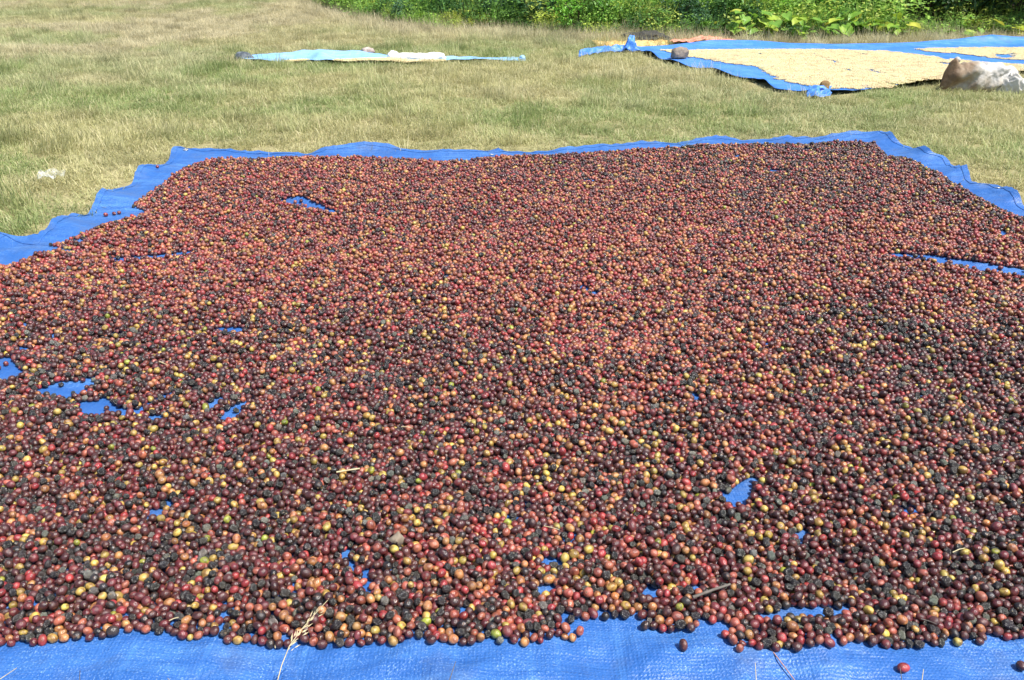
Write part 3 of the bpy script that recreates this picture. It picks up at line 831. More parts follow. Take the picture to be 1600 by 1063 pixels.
# beans
def bean_patch(k):
    r = random.Random(40 + k); V, F, R = [], [], []
    base = bmesh.new(); bmesh.ops.create_icosphere(base, subdivisions=1, radius=1.0)
    bv = [v.co.copy() for v in base.verts]; bf = [[v.index for v in f.verts] for f in base.faces]; base.free()
    pts = []
    for _ in range(400):
        x, y = r.uniform(-.04, .04), r.uniform(-.04, .04)
        if all((x - a) ** 2 + (y - b) ** 2 < 1 and (x - a) ** 2 + (y - b) ** 2 > .0075 ** 2 for a, b in pts): pts.append((x, y))
    for x, y in pts:
        a = r.uniform(0, 6.28); t = r.uniform(-.5, .5); rr = r.random()
        mt = Matrix.Translation((x, y, .003 + r.uniform(0, .003))) @ Matrix.Rotation(a, 4, 'Z') @ Matrix.Rotation(t, 4, 'X') @ Matrix.Diagonal((.0058, .0044, .0032, 1))
        o = len(V)
        for q in bv: V.append(mt @ q); R.append(rr)
        F += [[i + o for i in f] for f in bf]
    me = mesh_from('bean_patch', V, F)
    at = me.attributes.new('rnd', 'FLOAT', 'POINT'); at.data.foreach_set('value', R)
    return me
src_bean = source_collection('bean_source', [bean_patch(k) for k in range(5)], M_bean)
from_grid = V
def z_on_far(x, y):
    """height of the far tarp under points, nearest sheet vertex"""
    P_ = np.concatenate([P2, Z2[..., None]], -1).reshape(-1, 3)[::2]
    out = np.empty(len(x))
    for s in range(0, len(x), 400):
        d = (x[s:s+400, None] - P_[None, :, 0]) ** 2 + (y[s:s+400, None] - P_[None, :, 1]) ** 2
        out[s:s+400] = P_[d.argmin(1), 2]
    return out
def bean_layer(name, poly_px, extra, label, holes_n, seed):
    zf = 0.03
    poly = np.array([G(p[0], p[1], zf) for p in poly_px] + extra)
    a0, a1 = poly.min(0), poly.max(0)
    st = 0.056
    gx_, gy_ = np.meshgrid(np.arange(a0[0], a1[0], st), np.arange(a0[1], a1[1], st))
    x, y = gx_.ravel() + rng.uniform(-.018, .018, gx_.size), gy_.ravel() + rng.uniform(-.018, .018, gx_.size)
    m = inpoly(x, y, poly)
    bare = fnoise(x, y * 0.5, 5.0, seed, 3)
    m &= ~(bare > 0.735)
    x, y = x[m], y[m]; n = len(x)
    z = z_on_far(x, y) + 0.002
    ti = np.array([(0.63, 0.535, 0.315)]) * rng.uniform(0.85, 1.12, (n, 1)) * rng.uniform(.95, 1.05, (n, 3))
    o = scatter(name, np.stack([x, y, z], 1), np.stack([np.zeros(n), np.zeros(n), rng.uniform(0, 6.28, n)], 1), np.ones((n, 3)), rng.integers(0, 5, n), ti, src_bean)
    return tag(o, label, 'beans', kind='stuff')
bean_layer('pale_beans', [(1036, 79), (1070, 87), (1110, 93), (1150, 100), (1185, 104), (1205, 115), (1220, 125), (1255, 132), (1290, 139), (1340, 138), (1400, 134), (1490, 125), (1600, 112)], [(5.0, 6.9), (6.4, 7.5), (6.6, 7.8)] + [G(p[0], p[1], .03) for p in [(1600, 102), (1530, 97), (1470, 89), (1380, 80), (1300, 77), (1150, 77)]],
           'broad layer of pale cream beans on the near half of the far blue tarp', 10, 51)
bean_layer('pale_beans', [(1425, 76), (1450, 80), (1500, 84), (1540, 90), (1600, 94)], [(6.6, 8.1), (6.9, 8.5)] + [G(p[0], p[1], .03) for p in [(1600, 74), (1540, 74), (1480, 75)]],
           'smaller strip of pale cream beans at the back right of the far tarp', 4, 57)

# ------------------------------------------------------------------ left distant tarp
n3 = smooth_line([G(372, 96), G(430, 99), G(520, 100), G(600, 101), G(680, 100), G(760, 98), G(822, 97)], 120, 2)
f3 = smooth_line([G(376, 93), G(430, 92), G(480, 91), G(560, 91), G(600, 93), G(680, 95.5), G(760, 95), G(820, 94)], 120, 2)
P3 = coons(n3, f3, np.array([n3[0], f3[0]]), np.array([n3[-1], f3[-1]]), 120, 30)
px3 = project(P3[..., 0], P3[..., 1], 0)[0]
v3 = np.linspace(0, 1, 30)[:, None]
rise = np.interp(px3, [372, 420, 450, 475, 560, 585, 605, 640, 700, 830], [.01, .015, .03, .045, .042, .03, .012, .008, .008, .008])
Z3 = 0.022 + rise * sstep(0.25, 0.9, v3) + 0.045 * (fnoise(P3[..., 0], P3[..., 1], 6, 61) - .5) + 0.05 * np.exp(-((px3 - 503) / 12) ** 2) * np.exp(-((v3 - .35) / .2) ** 2)
lt = link('blue_tarp', None); tag(lt, 'pale blue tarp lying far off in the grass, left of centre', 'tarp')
s3 = link('sheet', mesh_from('sheet', np.concatenate([P3, Z3[..., None]], -1).reshape(-1, 3), grid_faces(120, 30)), M_tarp_pale, lt)
s3.modifiers.new('thick', 'SOLIDIFY').thickness = 0.003
# beans on it
m3 = (v3 < 0.22) & (((px3 > 452) & (px3 < 474) & (v3 < .12)) | ((px3 > 530) & (px3 < 690)))
q3 = np.concatenate([P3, Z3[..., None]], -1)[m3]; n_ = len(q3)
o = scatter('pale_beans', q3 + np.array([0, 0, .004]), np.stack([np.zeros(n_), np.zeros(n_), rng.uniform(0, 6, n_)], 1), np.ones((n_, 3)), rng.integers(0, 5, n_), np.tile([(0.63, 0.535, 0.315)], (n_, 1)), src_bean)
tag(o, 'thin band of pale beans on the distant left tarp', 'beans', kind='stuff')
def p3(px, py, z=0.0):
    x, y = G(px, py); return (x, y, z)
a, b = G(650, 97)
wc = link('white_cloth', None, None, None, (a, b + .02, .018)); tag(wc, 'bunched white cloth lying on the distant left tarp', 'cloth')
crumple('bundle', (-.02, 0, 0), .20, .06, .045, M_white, wc, 3, 0, 4, .5)
crumple('bundle_end', (-.19, .01, 0), .055, .05, .055, M_white, wc, 5)
crumple('bundle_end', (.15, .01, 0), .10, .05, .045, M_white, wc, 8)
a, b = G(576, 91); bd = crumple('cloth_bundle', (a, b - .02, .045), .065, .05, .035, M_tan, None, 11); tag(bd, 'small dirty cloth bundle on the raised back edge of the distant tarp', 'cloth')
a, b = G(382, 95); bd = crumple('cloth_bundle', (a, b, .005), .085, .06, .055, M_darkcloth, None, 13); tag(bd, 'dark grey bundle at the left end of the distant tarp', 'cloth')
a, b = G(816, 96); bd = crumple('tarp_knot', (a, b, .01), .028, .03, .032, M_tarp_pale, lt, 15)

# ------------------------------------------------------------------ orange tarp, black net, stones, sack
ol = [G(932, 80), G(960, 79.5), G(1000, 78), G(1045, 75)]; 
folded = folded_flap('orange_tarp', [[(x, y, .02) for x, y in ol], [(x, y + .05, .052 + .012 * math.sin(k * 2)) for k, (x, y) in enumerate(ol)], [(x, y + .35, .045) for x, y in ol], [(x, y + .6, .03) for x, y in ol]], M_orange, None, .003)
tag(folded, 'orange yellow tarp edge showing behind the far blue tarp', 'tarp')
pl = [G(1050, 74), G(1080, 73), G(1098, 72), G(1112, 72), G(1150, 72)]
pk = folded_flap('pink_sheet', [[(x, y + .02, .05) for x, y in pl], [(x, y + .10, (.055, .06, .085, .075, .04)[k]) for k, (x, y) in enumerate(pl)], [(x, y + .22, .04) for x, y in pl]], M_pink, None, .003)
tag(pk, 'thin pink sheet edge peeking over the back of the far blue tarp', 'sheet')
a, b = G(1012, 73); nb = crumple('shade_net_heap', (a, b + .25, 0.0), .27, .18, .095, M_black, None, 21, 0, 5, .45); tag(nb, 'dark heap of black netting behind the far blue tarp', 'netting')
a, b = G(1061, 96); z = .05
z = .03
st = facet(crumple('stone', (a, b, z), .085, .062, .072, M_stone, None, 31, .3, 4, .3), 3); tag(st, 'grey brown rounded stone holding down the left edge of far tarp', 'stone')
a, b = G(1279, 150); st = facet(crumple('stone', (a + .02, b - .02, .02), .036, .03, .075, M_stone2, None, 37, .5, 4, .4), 5); tag(st, 'small brown stone tucked in the near corner fold of far tarp', 'stone')

def make_sack():
    x0_, y0_ = G(1541, 148)
    s = link('woven_sack', None, None, None, (x0_, y0_ + 0.13, 0)); tag(s, 'crumpled white woven sack stained brown, in front of far tarp', 'sack')
    NS, NA = 84, 64; V = []
    for i in range(NS):
        t = i / (NS - 1)
        h = float(np.interp(t, [0, .05, .09, .17, .35, .55, .75, .88, .96, 1], [.13, .195, .215, .175, .184, .172, .178, .165, .12, .03]))
        w = float(np.interp(t, [0, .04, .15, .4, .7, .9, .97, 1], [.005, .018, .046, .100, .11, .095, .06, .01]))
        for k in range(NA):
            a = 2 * math.pi * k / NA; ca, sa = math.cos(a), math.sin(a)
            yy = w * math.copysign(abs(ca) ** .8, ca); zz = h * .5 * (1 + math.copysign(abs(sa) ** .7, sa))
            x = -.225 + .45 * t + .05 * (t - .5) * (1 - zz / .2) - .02 * max(0, .15 - t) * zz
            # slack cloth: long diagonal creases from the tied ear, small puckers towards the mouth
            u_ = x * .75 + zz * .66; q_ = -x * .66 + zz * .75
            f = -.060 * abs(mnoise.noise(Vector((u_ * 5, q_ * 15, yy * 7)))) + .022 * mnoise.noise(Vector((x * 6, yy * 6, zz * 7 + 3)))
            f += -.034 * t * abs(mnoise.noise(Vector((u_ * 11, q_ * 34, yy * 12 + 5)))) + .004 * mnoise.noise(Vector((x * 40, yy * 40, zz * 40)))
            f -= .016 * (1 - abs(math.sin(q_ * 26 + 2.2 * mnoise.noise(Vector((x * 5, yy * 4, 1)))))) ** 2
            f *= min(1, t * 7)
            n_v = Vector((0, ca, sa * .8))
            p = Vector((x, yy, zz)) + n_v * (f + .018 * min(1, t * 6)); p.z = max(p.z, 0)
            V.append(p)
    F = [(i * NA + k, (i + 1) * NA + k, (i + 1) * NA + (k + 1) % NA, i * NA + (k + 1) % NA) for i in range(NS - 1) for k in range(NA)]
    F += [tuple(range(NA)), tuple((NS - 1) * NA + k for k in reversed(range(NA)))]
    link('body', mesh_from('body', V, F), M_sack, s)
    crumple('tied_ear', (-.17, 0, .185), .024, .018, .026, M_sack, s, 41)
    crumple('loose_flap', (.16, -.095, 0), .095, .04, .11, mat_plain('faded_sack_cloth', (.60, .58, .54), (.50, .47, .42), 20, .8), s, 47, -.75, 5, .6)
make_sack()

# clear plastic litter
bm = bmesh.new(); bmesh.ops.create_grid(bm, x_segments=14, y_segments=8, size=1)
for v in bm.verts:
    v.co = Vector((v.co.x * .048, v.co.y * .032, .03 + .022 * mnoise.noise(v.co * 1.8) + .012 * mnoise.noise(v.co * 4)))
a, b = G(84, 287); lit = link('plastic_wrapper', bm_mesh('plastic_wrapper', bm), M_plastic, None, (a, b, .012), (.15, 0, .3)); tag(lit, 'clear crumpled plastic wrapper on the grass left of the tarp', 'wrapper')

# ------------------------------------------------------------------ grass
def grass_patch(k, tall=False, size=.09, n=250):
    r = random.Random(100 + k + 50 * tall); V, F, R = [], [], []
    lean = r.uniform(0, 6.28)
    for _ in range(n):
        x, y = r.uniform(-size, size), r.uniform(-size, size)
        h = r.uniform(.5, 1.15) * (.044 if not tall else .088) * (1 if r.random() < .86 else 1.9)
        a = lean + r.gauss(0, 1.1); bend = abs(r.gauss(1.0, .5)) if not tall else abs(r.gauss(.45, .3))
        w = r.uniform(.0007, .0015); rr = r.random()
        dx, dy = math.cos(a), math.sin(a); sx, sy = -dy * w, dx * w
        o = len(V); seg = 3; px_, py_, pz_ = x, y, -.004; ang = r.uniform(0, .4)
        for s in range(seg):
            t = s / seg; ww = 1 - .25 * t
            V += [(px_ + sx * ww, py_ + sy * ww, pz_), (px_ - sx * ww, py_ - sy * ww, pz_)]
            px_ += dx * math.sin(ang) * h / seg; py_ += dy * math.sin(ang) * h / seg; pz_ += math.cos(ang) * h / seg
            ang += bend * .75
        V.append((px_, py_, pz_))
        R += [rr] * 7
        F += [(o, o + 1, o + 3, o + 2), (o + 2, o + 3, o + 5, o + 4), (o + 4, o + 5, o + 6)]
    me = mesh_from('grass_patch', V, F, False)
    at = me.attributes.new('rnd', 'FLOAT', 'POINT'); at.data.foreach_set('value', R)
    return me
src_grass = source_collection('grass_source', [grass_patch(k) for k in range(7)] + [grass_patch(k, True) for k in range(4)], M_grass)
st = 0.125
gx_, gy_ = np.meshgrid(np.arange(-13, 10, st), np.arange(0.0, 19, st))
x, y = (gx_ + rng.uniform(-.06, .06, gx_.shape)).ravel(), (gy_ + rng.uniform(-.06, .06, gx_.shape)).ravel()
keep = (np.abs(x) < 0.66 * y + 2.4) & (y < bank_line(x) + .35)
main_poly = np.vstack([near_line, RS, FARG[::-1], LS[::-1]])
far_poly = np.vstack([n2, r2, f2_[::-1], l2[::-1]])
left_poly = np.vstack([n3, f3[::-1]])
keep &= ~(inpoly(x, y, main_poly) & (edgedist(x, y, main_poly) > .02)) & ~inpoly(x, y, main_poly * 1.0)
d_main = edgedist(x, y, main_poly)
keep &= d_main > 0.022
keep &= ~inpoly(x, y, far_poly) & (edgedist(x, y, far_poly) > .05) & ~(inpoly(x, y, left_poly) & (project(x, y, 0)[0] > 385) & (project(x, y, 0)[0] < 700))
x, y, d_main = x[keep], y[keep], d_main[keep]; n = len(x)
green = sstep(.40, .62, fnoise(x, y, 0.55, 71) * .55 + fnoise(x, y, 2.4, 72) * .45)
dry = sstep(1.6, .2, bank_line(x) - y)
tanf = sstep(.5, .68, fnoise(x, y, .8, 75))
straw, grn, tan = np.array((.52, .50, .25)), np.array((.31, .40, .145)), np.array((.60, .535, .36))
T = straw * (1 - green[:, None]) + grn * green[:, None]
farleft = sstep(6.5, 9, y) * sstep(0.5, -2.0, x)
mx = np.clip(.75 * dry + .35 * tanf + .55 * farleft * (.5 + tanf), 0, .9)[:, None]
T = T * (1 - mx) + tan * mx
T *= rng.uniform(.85, 1.15, (n, 1))
tall = rng.random(n) < np.clip(.06 + .72 * dry + .22 * sstep(.6, .75, fnoise(x, y, 1.1, 79)), 0, 1)
tall &= ~((x > 1.6) & (y > 4.3) & (y < 7.2)); idx = np.where(tall, rng.integers(7, 11, n), rng.integers(0, 7, n))
hs = rng.uniform(.7, 1.15, n) * (0.55 + .45 * sstep(.05, .3, d_main))
grass = scatter('dry_grass', np.stack([x, y, ground_z(x, y)], 1), np.stack([np.zeros(n), np.zeros(n), rng.uniform(0, 6.28, n)], 1), np.stack([np.ones(n), np.ones(n), hs], 1), idx, T, src_grass)
tag(grass, 'short sun-dried straw and olive grass covering the field', 'grass', kind='stuff')
print('grass patches', n)

# ------------------------------------------------------------------ bank vegetation
def leaf_quad(V, F, R, c, d, up, L, w, rr, fold=.25):
    d = d.normalized(); s = d.cross(up)
    if s.length < 1e-4: s = Vector((1, 0, 0))
    s.normalize(); nn = s.cross(d)
    o = len(V)
    V += [c, c + d * L * .45 + s * w + nn * w * fold, c + d * L * .5, c + d * L * .45 - s * w + nn * w * fold, c + d * L - nn * L * .12]
    R += [rr] * 5
    F += [(o, o + 1, o + 2), (o, o + 2, o + 3), (o + 1, o + 4, o + 2), (o + 2, o + 4, o + 3)]
def cover_patch(k):
    r = random.Random(200 + k); V, F, R = [], [], []
    for _ in range(150):
        c = Vector((r.uniform(-.2, .2), r.uniform(-.2, .2), r.uniform(0.0, .16) * (1 + (k % 3) * .3)))
        a = r.uniform(0, 6.28); d = Vector((math.cos(a), math.sin(a), r.uniform(-.2, .7)))
        L = r.uniform(.022, .05) * (1.5 if k == 2 else 1)
        leaf_quad(V, F, R, c, d, Vector((r.uniform(-.4, .4), r.uniform(-.4, .4), 1)), L, L * r.uniform(.22, .4), r.random())
    for _ in range(30):
        c = Vector((r.uniform(-.2, .2), r.uniform(-.2, .2), 0)); a = r.uniform(0, 6.28)
        leaf_quad(V, F, R, c, Vector((math.cos(a) * .3, math.sin(a) * .3, 1)), Vector((0, 1, .3)), r.uniform(.12, .28), .004, r.random(), .1)
    me = mesh_from('cover_patch', V, F, False)
    at = me.attributes.new('rnd', 'FLOAT', 'POINT'); at.data.foreach_set('value', R)
    return me
src_cover = source_collection('cover_source', [cover_patch(k) for k in range(6)], M_cover)
st = .17
gx_, gy_ = np.meshgrid(np.arange(-9, 9.5, st), np.arange(7.5, 20, st))
x, y = (gx_ + rng.uniform(-.08, .08, gx_.shape)).ravel(), (gy_ + rng.uniform(-.08, .08, gx_.shape)).ravel()
bl = bank_line(x)
keep = (y > bl + rng.uniform(-.05, .2, len(x))) & (y < bl + 5.5) & (x > -4.8) & ~((x > 4.2) & (y > bl + .35) & (rng.random(len(x)) < .8))
x, y = x[keep], y[keep]; n = len(x)
g1 = fnoise(x, y, 1.3, 91); g2 = fnoise(x, y, 3.5, 92)
pal = np.array([(.17, .33, .065), (.30, .50, .10), (.065, .16, .045), (.43, .53, .11)])
wi = np.where(g2 > .62, 3, np.where(g1 > .54, 1, np.where(g1 < .45, 2, 0)))
T = pal[wi] * rng.uniform(.8, 1.2, (n, 1))
cs = rng.uniform(.8, 1.4, n) * (0.55 + .45 * sstep(0, .7, y - bank_line(x)))
cover = scatter('bank_undergrowth', np.stack([x, y, ground_z(x, y)], 1), np.stack([rng.uniform(-.2, .2, n), rng.uniform(-.2, .2, n), rng.uniform(0, 6.28, n)], 1), np.stack([cs] * 3, 1), rng.integers(0, 6, n), T, src_cover)
tag(cover, 'dense low leafy undergrowth and creepers on the bank', 'undergrowth', kind='stuff')

def tube(V, F, pts, r0, r1, sides=6):
    n = len(pts); o = len(V)
    for i, p in enumerate(pts):
        t = (pts[min(i + 1, n - 1)] - pts[max(i - 1, 0)]).normalized()
        s = t.orthogonal().normalized(); b = t.cross(s); r = r0 + (r1 - r0) * i / (n - 1)
        for k in range(sides):
            a = 2 * math.pi * k / sides; V.append(p + (s * math.cos(a) + b * math.sin(a)) * r)
    for i in range(n - 1):
        for k in range(sides):
            F.append((o + i * sides + k, o + i * sides + (k + 1) % sides, o + (i + 1) * sides + (k + 1) % sides, o + (i + 1) * sides + k))

def shrub_meshes(k, nl_=900, L0=.045, clumps=16, sx=.5, sz=.55):
    r = random.Random(300 + k); SV, SF, V, F, R = [], [], [], [], []
    for c in range(clumps):
        a = r.uniform(0, 6.28); q = r.uniform(.15, 1) ** .6
        cc = Vector((math.cos(a) * q * sx, math.sin(a) * q * sx, sz * r.uniform(.25, 1.0) * (1.1 - .45 * q)))
        root = Vector((cc.x * .15, cc.y * .15, -.05))
        tube(SV, SF, [root, root.lerp(cc, .5) + Vector((r.uniform(-.04, .04), r.uniform(-.04, .04), .05)), cc], .012, .004, 5)
        cr = r.uniform(.10, .2); tone = r.uniform(-.25, .25)
        for _ in range(nl_ // clumps):
            d = Vector((r.gauss(0, 1), r.gauss(0, 1), r.gauss(0, 1))).normalized()
            p = cc + Vector((d.x, d.y, d.z * .8)) * cr * r.uniform(.4, 1.05)
            ld = (d + Vector((0, 0, r.uniform(-.7, .4)))).normalized()
            L = L0 * r.uniform(.7, 1.4)
            leaf_quad(V, F, R, p, ld, Vector((r.uniform(-.3, .3), r.uniform(-.3, .3), 1)), L, L * .3, min(1, max(0, r.uniform(.15, .85) + tone)))
    crown = mesh_from('crown', V, F, False)
    at = crown.attributes.new('rnd', 'FLOAT', 'POINT'); at.data.foreach_set('value', R)
    return crown, mesh_from('stems', SV, SF)
SH = [shrub_meshes(k, 1100 if k != 3 else 800, (.05, .04, .06, .05)[k]) for k in range(4)]
crown_cache = {}
def shrub(px, dy, k, mat, s, label, grp, name='leafy_shrub'):
    Yb = None
    for yy in np.arange(7, 18, .05):      # walk out to the bank line under this column
        Zc_ = yy * CT + CAMH * ST
        xx = (px - W / 2) * Zc_ / FPX
        if yy >= bank_line(xx) + dy: Yb = yy; break
    e = link(name, None, None, None, (xx, Yb, float(ground_z(xx, Yb))), (0, 0, random.uniform(0, 6.28)), (s, s, s))
    key = (k, mat)
    if key not in crown_cache:
        m_ = SH[k][0].copy(); m_.materials.append(M_shrub[mat]); crown_cache[key] = m_
    link('crown', crown_cache[key], None, e); link('stems', SH[k][1], M_wood, e)
    return tag(e, label, 'shrub', grp)
GB = 'shrubs along the foot of the bank'
for px, dy, k, mat, s, lb in [
    (535, .5, 0, 1, .50, 'olive green low shrub at the far left end of the bank'),
    (590, .8, 1, 3, .45, 'yellow leaved bush near the left end of the bank'),
    (640, .45, 2, 2, .45, 'dark blue green low shrub left of the single broad leaf'),
    (705, .15, 1, 3, .30, 'low yellow green plant at the foot of the left bank'),
    (745, .15, 0, 3, .30, 'yellow tinged low plant right of the other yellow one'),
    (790, .75, 2, 2, .70, 'dark shrub on the bank above the yellow plants'),
    (845, .55, 3, 2, .65, 'dark blue green shrub left of the bright green bush'),
    (905, .45, 1, 0, .80, 'vivid bright green bush on the bank, centre of the photo'),
    (965, .7, 0, 1, .7, 'mid green shrub just right of the vivid green bush'),
    (1015, 1.4, 2, 1, .9, 'mid green shrub high on the bank above the black netting'),
    (1060, .6, 3, 2, .6, 'small dark shrub right of the black netting heap'),
    (1085, .35, 3, 2, .42, 'low dark shrub left of the broad leaved plants'),
    (1110, .95, 0, 1, .8, 'mid green shrub behind the left broad leaved plants'),
    (1230, 1.0, 1, 0, .8, 'fresh green bush behind the broad leaved plants'),
    (1300, 1.1, 0, 1, .9, 'mid green shrub behind the gap in the broad leaved row'),
    (1180, 1.9, 2, 1, 1.1, 'large green shrub at the top of the bank right of centre'),
    (1370, 1.2, 2, 1, .8, 'green shrub beside the deep shade at the right'),
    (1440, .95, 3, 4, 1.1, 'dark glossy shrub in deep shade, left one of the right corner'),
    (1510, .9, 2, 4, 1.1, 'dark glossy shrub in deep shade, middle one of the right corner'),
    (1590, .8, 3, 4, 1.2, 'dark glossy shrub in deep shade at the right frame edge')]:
    shrub(px, dy, k, mat, s, lb, GB)

# trees behind the right end: they throw the deep shade
def tree(name, x, y, h, cr, mat, label, seed, nleaf=5200):
    r = random.Random(seed); z0 = float(ground_z(x, y))
    e = link(name, None, None, None, (x, y, z0)); tag(e, label, 'tree', 'trees on the bank')
    TV, TF, V, F, R = [], [], [], [], []
    tp = [Vector((0, 0, -.1)), Vector((.05, .03, h * .25)), Vector((-.04, .06, h * .5)), Vector((.05, 0, h * .85))]
    tube(TV, TF, tp, .10, .03, 9)
    cl = []
    for k in range(34):
        a = r.uniform(0, 6.28); t = r.uniform(.12, 1.0); q = r.uniform(.35, 1.0) * cr * (1.1 - .35 * abs(t - .5))
        c = Vector((math.cos(a) * q, math.sin(a) * q, h * t)); cl.append(c)
        s = Vector((0, 0, h * max(.12, t * .75)))
        tube(TV, TF, [s, s.lerp(c, .5) + Vector((0, 0, .1)), c], .03, .006, 6)
    for c in cl:
        rr = r.uniform(.28, .5); tone = r.uniform(-.25, .2)
        for _ in range(nleaf // 34):
            d = Vector((r.gauss(0, 1), r.gauss(0, 1), r.gauss(0, 1))).normalized()
            p = c + d * rr * r.uniform(.3, 1.05)
            L = r.uniform(.06, .12)
            leaf_quad(V, F, R, p, (d + Vector((0, 0, r.uniform(-.9, .2)))).normalized(), Vector((r.uniform(-.4, .4), r.uniform(-.4, .4), 1)), L, L * .3, min(1, max(0, r.uniform(.1, .9) + tone)))
    link('trunk', mesh_from('trunk', TV, TF), M_wood, e)
    cme = mesh_from('crown', V, F, False)
    at = cme.attributes.new('rnd', 'FLOAT', 'POINT'); at.data.foreach_set('value', R)
    link('crown', cme, mat, e)
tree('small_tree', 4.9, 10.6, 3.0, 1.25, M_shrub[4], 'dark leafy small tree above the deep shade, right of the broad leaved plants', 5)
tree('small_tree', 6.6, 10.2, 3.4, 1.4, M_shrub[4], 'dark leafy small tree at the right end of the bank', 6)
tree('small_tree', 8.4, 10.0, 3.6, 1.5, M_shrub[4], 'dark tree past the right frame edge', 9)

# broad leaved plants, every leaf a part
def broad_leaf(k):
    r = random.Random(400 + k); nu_, nv_ = 9, 9; V = []
    for j in range(nv_):
        t = j / (nv_ - 1)
        wdt = .46 * math.sin(math.pi * min(1, (t * .92 + .06)) ** .72) ** .8 * (1 - .15 * t)
        for i in range(nu_):
            s = (i / (nu_ - 1) - .5) * 2
            xx = s * wdt
            yy = t - (.10 * abs(s) ** 2 if t < .3 else 0)
            zz = .10 * abs(s) ** 1.3 - .28 * t * t + .03 * math.sin(7 * t + 3 * abs(s)) + .05 * mnoise.noise(Vector((xx * 3, yy * 3, k * 4)))
            V.append((xx, yy, zz))
    return mesh_from('leaf', V, grid_faces(nu_, nv_))
BL = [broad_leaf(k) for k in range(4)]
for b_ in BL: b_.materials.append(M_broad)
def broad_plant(px, dy, h, nleaf, L0, label, seed):
    r = random.Random(seed)
    for yy in np.arange(7, 18, .04):
        xx = (px - W / 2) * (yy * CT + CAMH * ST) / FPX
        if yy >= bank_line(xx) + dy: break
    e = link('broad_leaved_plant', None, None, None, (xx, yy, float(ground_z(xx, yy)))); tag(e, label, 'plant', 'broad leaved plants along the bank')
    SV, SF = [], []
    for k in range(nleaf):
        a = r.uniform(0, 6.28); rr = r.uniform(.04, .22); hh = h * .72 * r.uniform(.2, 1.0)
        tip = Vector((math.cos(a) * rr, math.sin(a) * rr, hh))
        tube(SV, SF, [Vector((0, 0, -.02)), Vector((tip.x * .35, tip.y * .35, hh * .6)), tip], .006, .004, 5)
        L = L0 * r.uniform(.7, 1.25)
        link('leaf', BL[k % 4], None, e, tip, (r.uniform(-.5, .25), r.uniform(-.35, .35), a - math.pi / 2 + r.uniform(-.4, .4)), (L, L, L))
    link('stalks', mesh_from('stalks', SV, SF), M_shrub[1], e)
spots = [(1135, .18, .26, 9, 'leftmost broad leaved plant, beside the dark low shrub'), (1162, .30, .34, 11, 'tall yellow green broad leaved plant, second from the left'), (1192, .16, .28, 10, 'broad leaved plant, third from the left of the row'),
         (1218, .32, .36, 11, 'tall broad leaved plant, fourth from the left of the row'), (1246, .18, .28, 9, 'broad leaved plant at the right end of the left clump'), (1282, .14, .20, 7, 'low broad leaved plant in the gap between the two clumps'),
         (1316, .24, .28, 9, 'broad leaved plant at the left of the right clump'), (1342, .34, .34, 10, 'tall broad leaved plant in the middle of the right clump'), (1366, .14, .26, 10, 'broad leaved plant low in front of the right clump'), (1394, .24, .34, 11, 'large leaved plant beside the deep shade at right'),
         (1482, .12, .16, 6, 'low broad leaved plant at the left of the shaded corner'), (1512, .16, .26, 8, 'broad leaved plant standing in front of the dark shrubs'), (1552, .12, .18, 7, 'yellowing low broad leaved plant at the right corner'), (1588, .12, .2, 7, 'broad leaved plant at the right frame edge'),
         (672, .5, .26, 3, 'single plant with one big upright leaf on left bank')]
for q, (px, dy, h, nn_, lb) in enumerate(spots):
    broad_plant(px, dy * .7, h, int(nn_ * 1.7) if px > 700 else nn_, .115 if px > 700 else .20, lb, 500 + q)

# ------------------------------------------------------------------ small things on and before the cherries
def heap_top(x, y):
    m = np.hypot(pos[:, 0] - x, pos[:, 1] - y) < .02
    return float((pos[m, 2] + rad[m]).max()) if m.any() else TZ + .015
def stalk(name, pts, r0, r1, mat, label, cat, grp=None):
    V, F = [], []; tube(V, F, [Vector(p) for p in pts], r0, r1, 6)
    return tag(link(name, mesh_from(name, V, F), mat), label, cat, grp)
def on_heap(px, py, dz):
    x, y = G(px, py, TZ + .022); return (x, y, heap_top(x, y) + dz)
stalk('straw_stub', [on_heap(526, 740, .001), on_heap(545, 737, .002), on_heap(562, 733, .002)], .0016, .0014, M_straw, 'pale straw stub lying on the cherries, left of centre', 'straw')
stalk('twig', [on_heap(1082, 938, .000), on_heap(1108, 931, .001), on_heap(1140, 921, .002)], .0024, .0017, M_twig, 'thin dark twig on the cherries near the front right', 'twig')
stalk('straw_stub', [on_heap(249, 566, .001), on_heap(262, 572, .002)], .0015, .001, M_straw, 'tiny pale straw on the cherries at the left', 'straw')
rdb = random.Random(88)
for k in range(9):
    px, py = rdb.uniform(60, 1560), rdb.uniform(480, 970); a_ = rdb.uniform(-.6, .6); l_ = rdb.uniform(7, 20) * (py / 1000)
    p0, p1, p2 = on_heap(px, py, .000), on_heap(px + l_ * math.cos(a_), py + l_ * .6 * math.sin(a_), .001), on_heap(px + 2 * l_ * math.cos(a_), py + 1.1 * l_ * math.sin(a_), .0)
    zm = max(p0[2], p2[2]); p1 = (p1[0], p1[1], max(p1[2], zm))
    stalk('straw_bit', [p0, p1, p2], .0008, .0005, M_straw if k % 3 else M_twig, ('short pale straw bit lying among the cherries' if k % 3 else 'short dark stalk bit lying among the cherries'), 'straw', 'straw bits among the cherries' if k % 3 else 'dark stalk bits among the cherries')
x, y = G(621, 845, TZ + .022)
bm = bmesh.new(); bmesh.ops.create_grid(bm, x_segments=8, y_segments=6, size=1)
for v in bm.verts:
    c = v.co.copy(); v.co = Vector((c.x * .012 * (1 - .75 * c.y * c.y), c.y * .009, .003 - .010 * c.x * c.x + .007 * c.y * c.x + .004 * mnoise.noise(c * 2)))
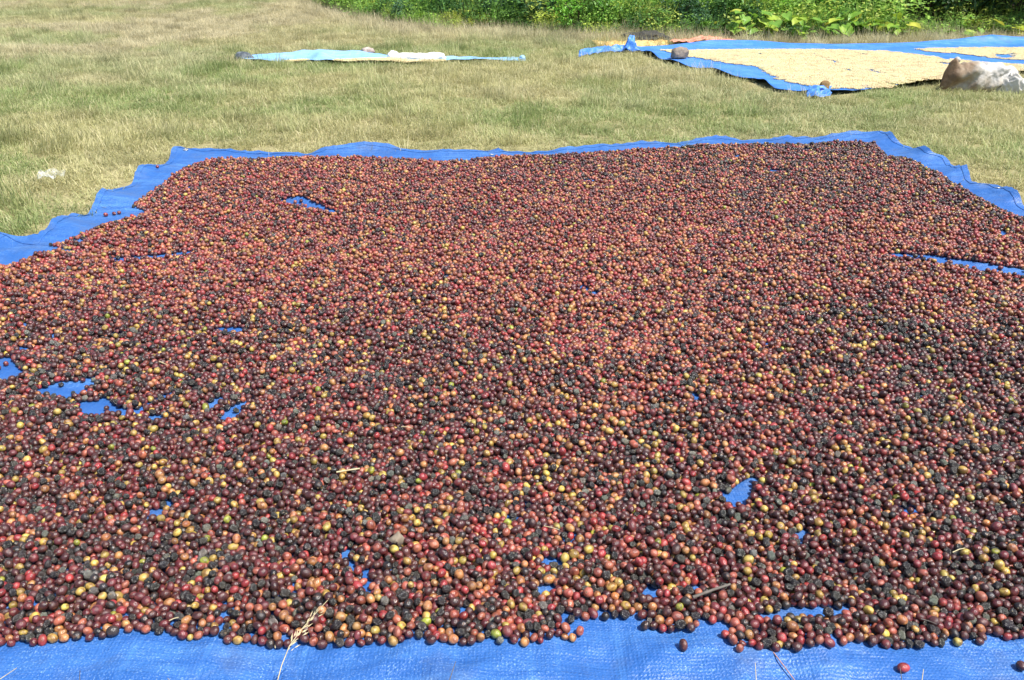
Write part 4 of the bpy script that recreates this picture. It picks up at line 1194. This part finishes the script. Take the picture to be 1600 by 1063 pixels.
dl = link('dead_leaf', bm_mesh('dead_leaf', bm), M_deadleaf, None, (x, y, heap_top(x, y) + .003), (.5, .2, .2)); tag(dl, 'curled grey brown dead leaf on the cherries left of centre', 'leaf')

# grass seed head leaning in from below the frame
sh = link('grass_seed_head', None, None, None, (-.26, .47, 0)); tag(sh, 'dry grass seed head leaning over the front tarp edge', 'grass')
root = Vector((-.26, .47, 0))
path = [Vector((-.262, .46, .0))] + [AT(px, py, Yq) for px, py, Yq in [(428, 1085, .64), (440, 1040, .675), (452, 1010, .70), (470, 985, .72), (490, 962, .735), (512, 938, .75)]]
V, F = [], []; tube(V, F, [p - root for p in path], .0007, .0004, 5)
link('stem', mesh_from('stem', V, F), M_straw, sh)
r = random.Random(77); sb = mesh_from('spikelet', *(lambda V, F: (V, F))([(0, 0, 0), (.0011, 0, .004), (0, .0011, .004), (-.0011, 0, .004), (0, -.0011, .004), (0, 0, .011)], [(0, 2, 1), (0, 3, 2), (0, 4, 3), (0, 1, 4), (5, 1, 2), (5, 2, 3), (5, 3, 4), (5, 4, 1)]), False)
sb.materials.append(M_straw)
for k in range(34):
    t = .40 + .6 * k / 33 if k < 26 else r.uniform(.35, .5)
    fidx = t * (len(path) - 2) + 1; i0 = min(int(fidx), len(path) - 2); p = path[i0].lerp(path[i0 + 1], fidx - i0)
    ax = (path[i0 + 1] - path[i0]).normalized()
    sd_ = Vector((r.gauss(0, 1), r.gauss(0, 1), r.gauss(0, 1))); sd_ = (sd_ - ax * sd_.dot(ax)).normalized()
    d = (ax + sd_ * .45).normalized(); off = sd_ * r.uniform(0, .006) * (1 if k < 26 else 2.5)
    V, F = [], []; sc = r.uniform(.5, .85)
    link('spikelet', sb, None, sh, p + off - root, d.to_track_quat('Z', 'Y').to_euler(), (sc, sc, sc))
for k, (px, py, dx, dy_, lb) in enumerate([(-4, 1064, 30, -20, 'bottom left corner'), (124, 1068, 1, -20, 'bottom left'), (270, 1068, -8, -8, 'bottom, left of the seed head'), (700, 1070, 12, -36, 'bottom centre'), (1182, 1070, -2, -34, 'bottom right of centre'), (1410, 1068, -4, -26, 'bottom right below the red cherry'), (1440, 1068, 3, -22, 'bottom right corner')]):
    a = AT(px, py, .66); b = AT(px + dx, py + dy_, .70)
    g0 = Vector((a.x, .45, 0))
    stalk('grass_stalk', [g0, g0.lerp(a, .5) + Vector((0, -.01, .01)), a, b], .0008, .0004, M_straw if k % 2 == 0 else M_twig, 'thin stray grass stalk poking up at the %s' % lb, 'grass', 'stray stalks at the front edge')
a1 = [G(1198, 1006, TZ + .01), G(1215, 1028, TZ + .01), G(1240, 1055, TZ + .01), G(1252, 1070, TZ + .01)]
stalk('root_fibre', [(x, y, float(tarp_z(x, y)) + .004) for x, y in a1], .0009, .0006, mat_plain('pink_fibre', (.45, .25, .2), (.3, .16, .12), 60), 'thin pinkish root fibre across the bare front tarp', 'fibre')
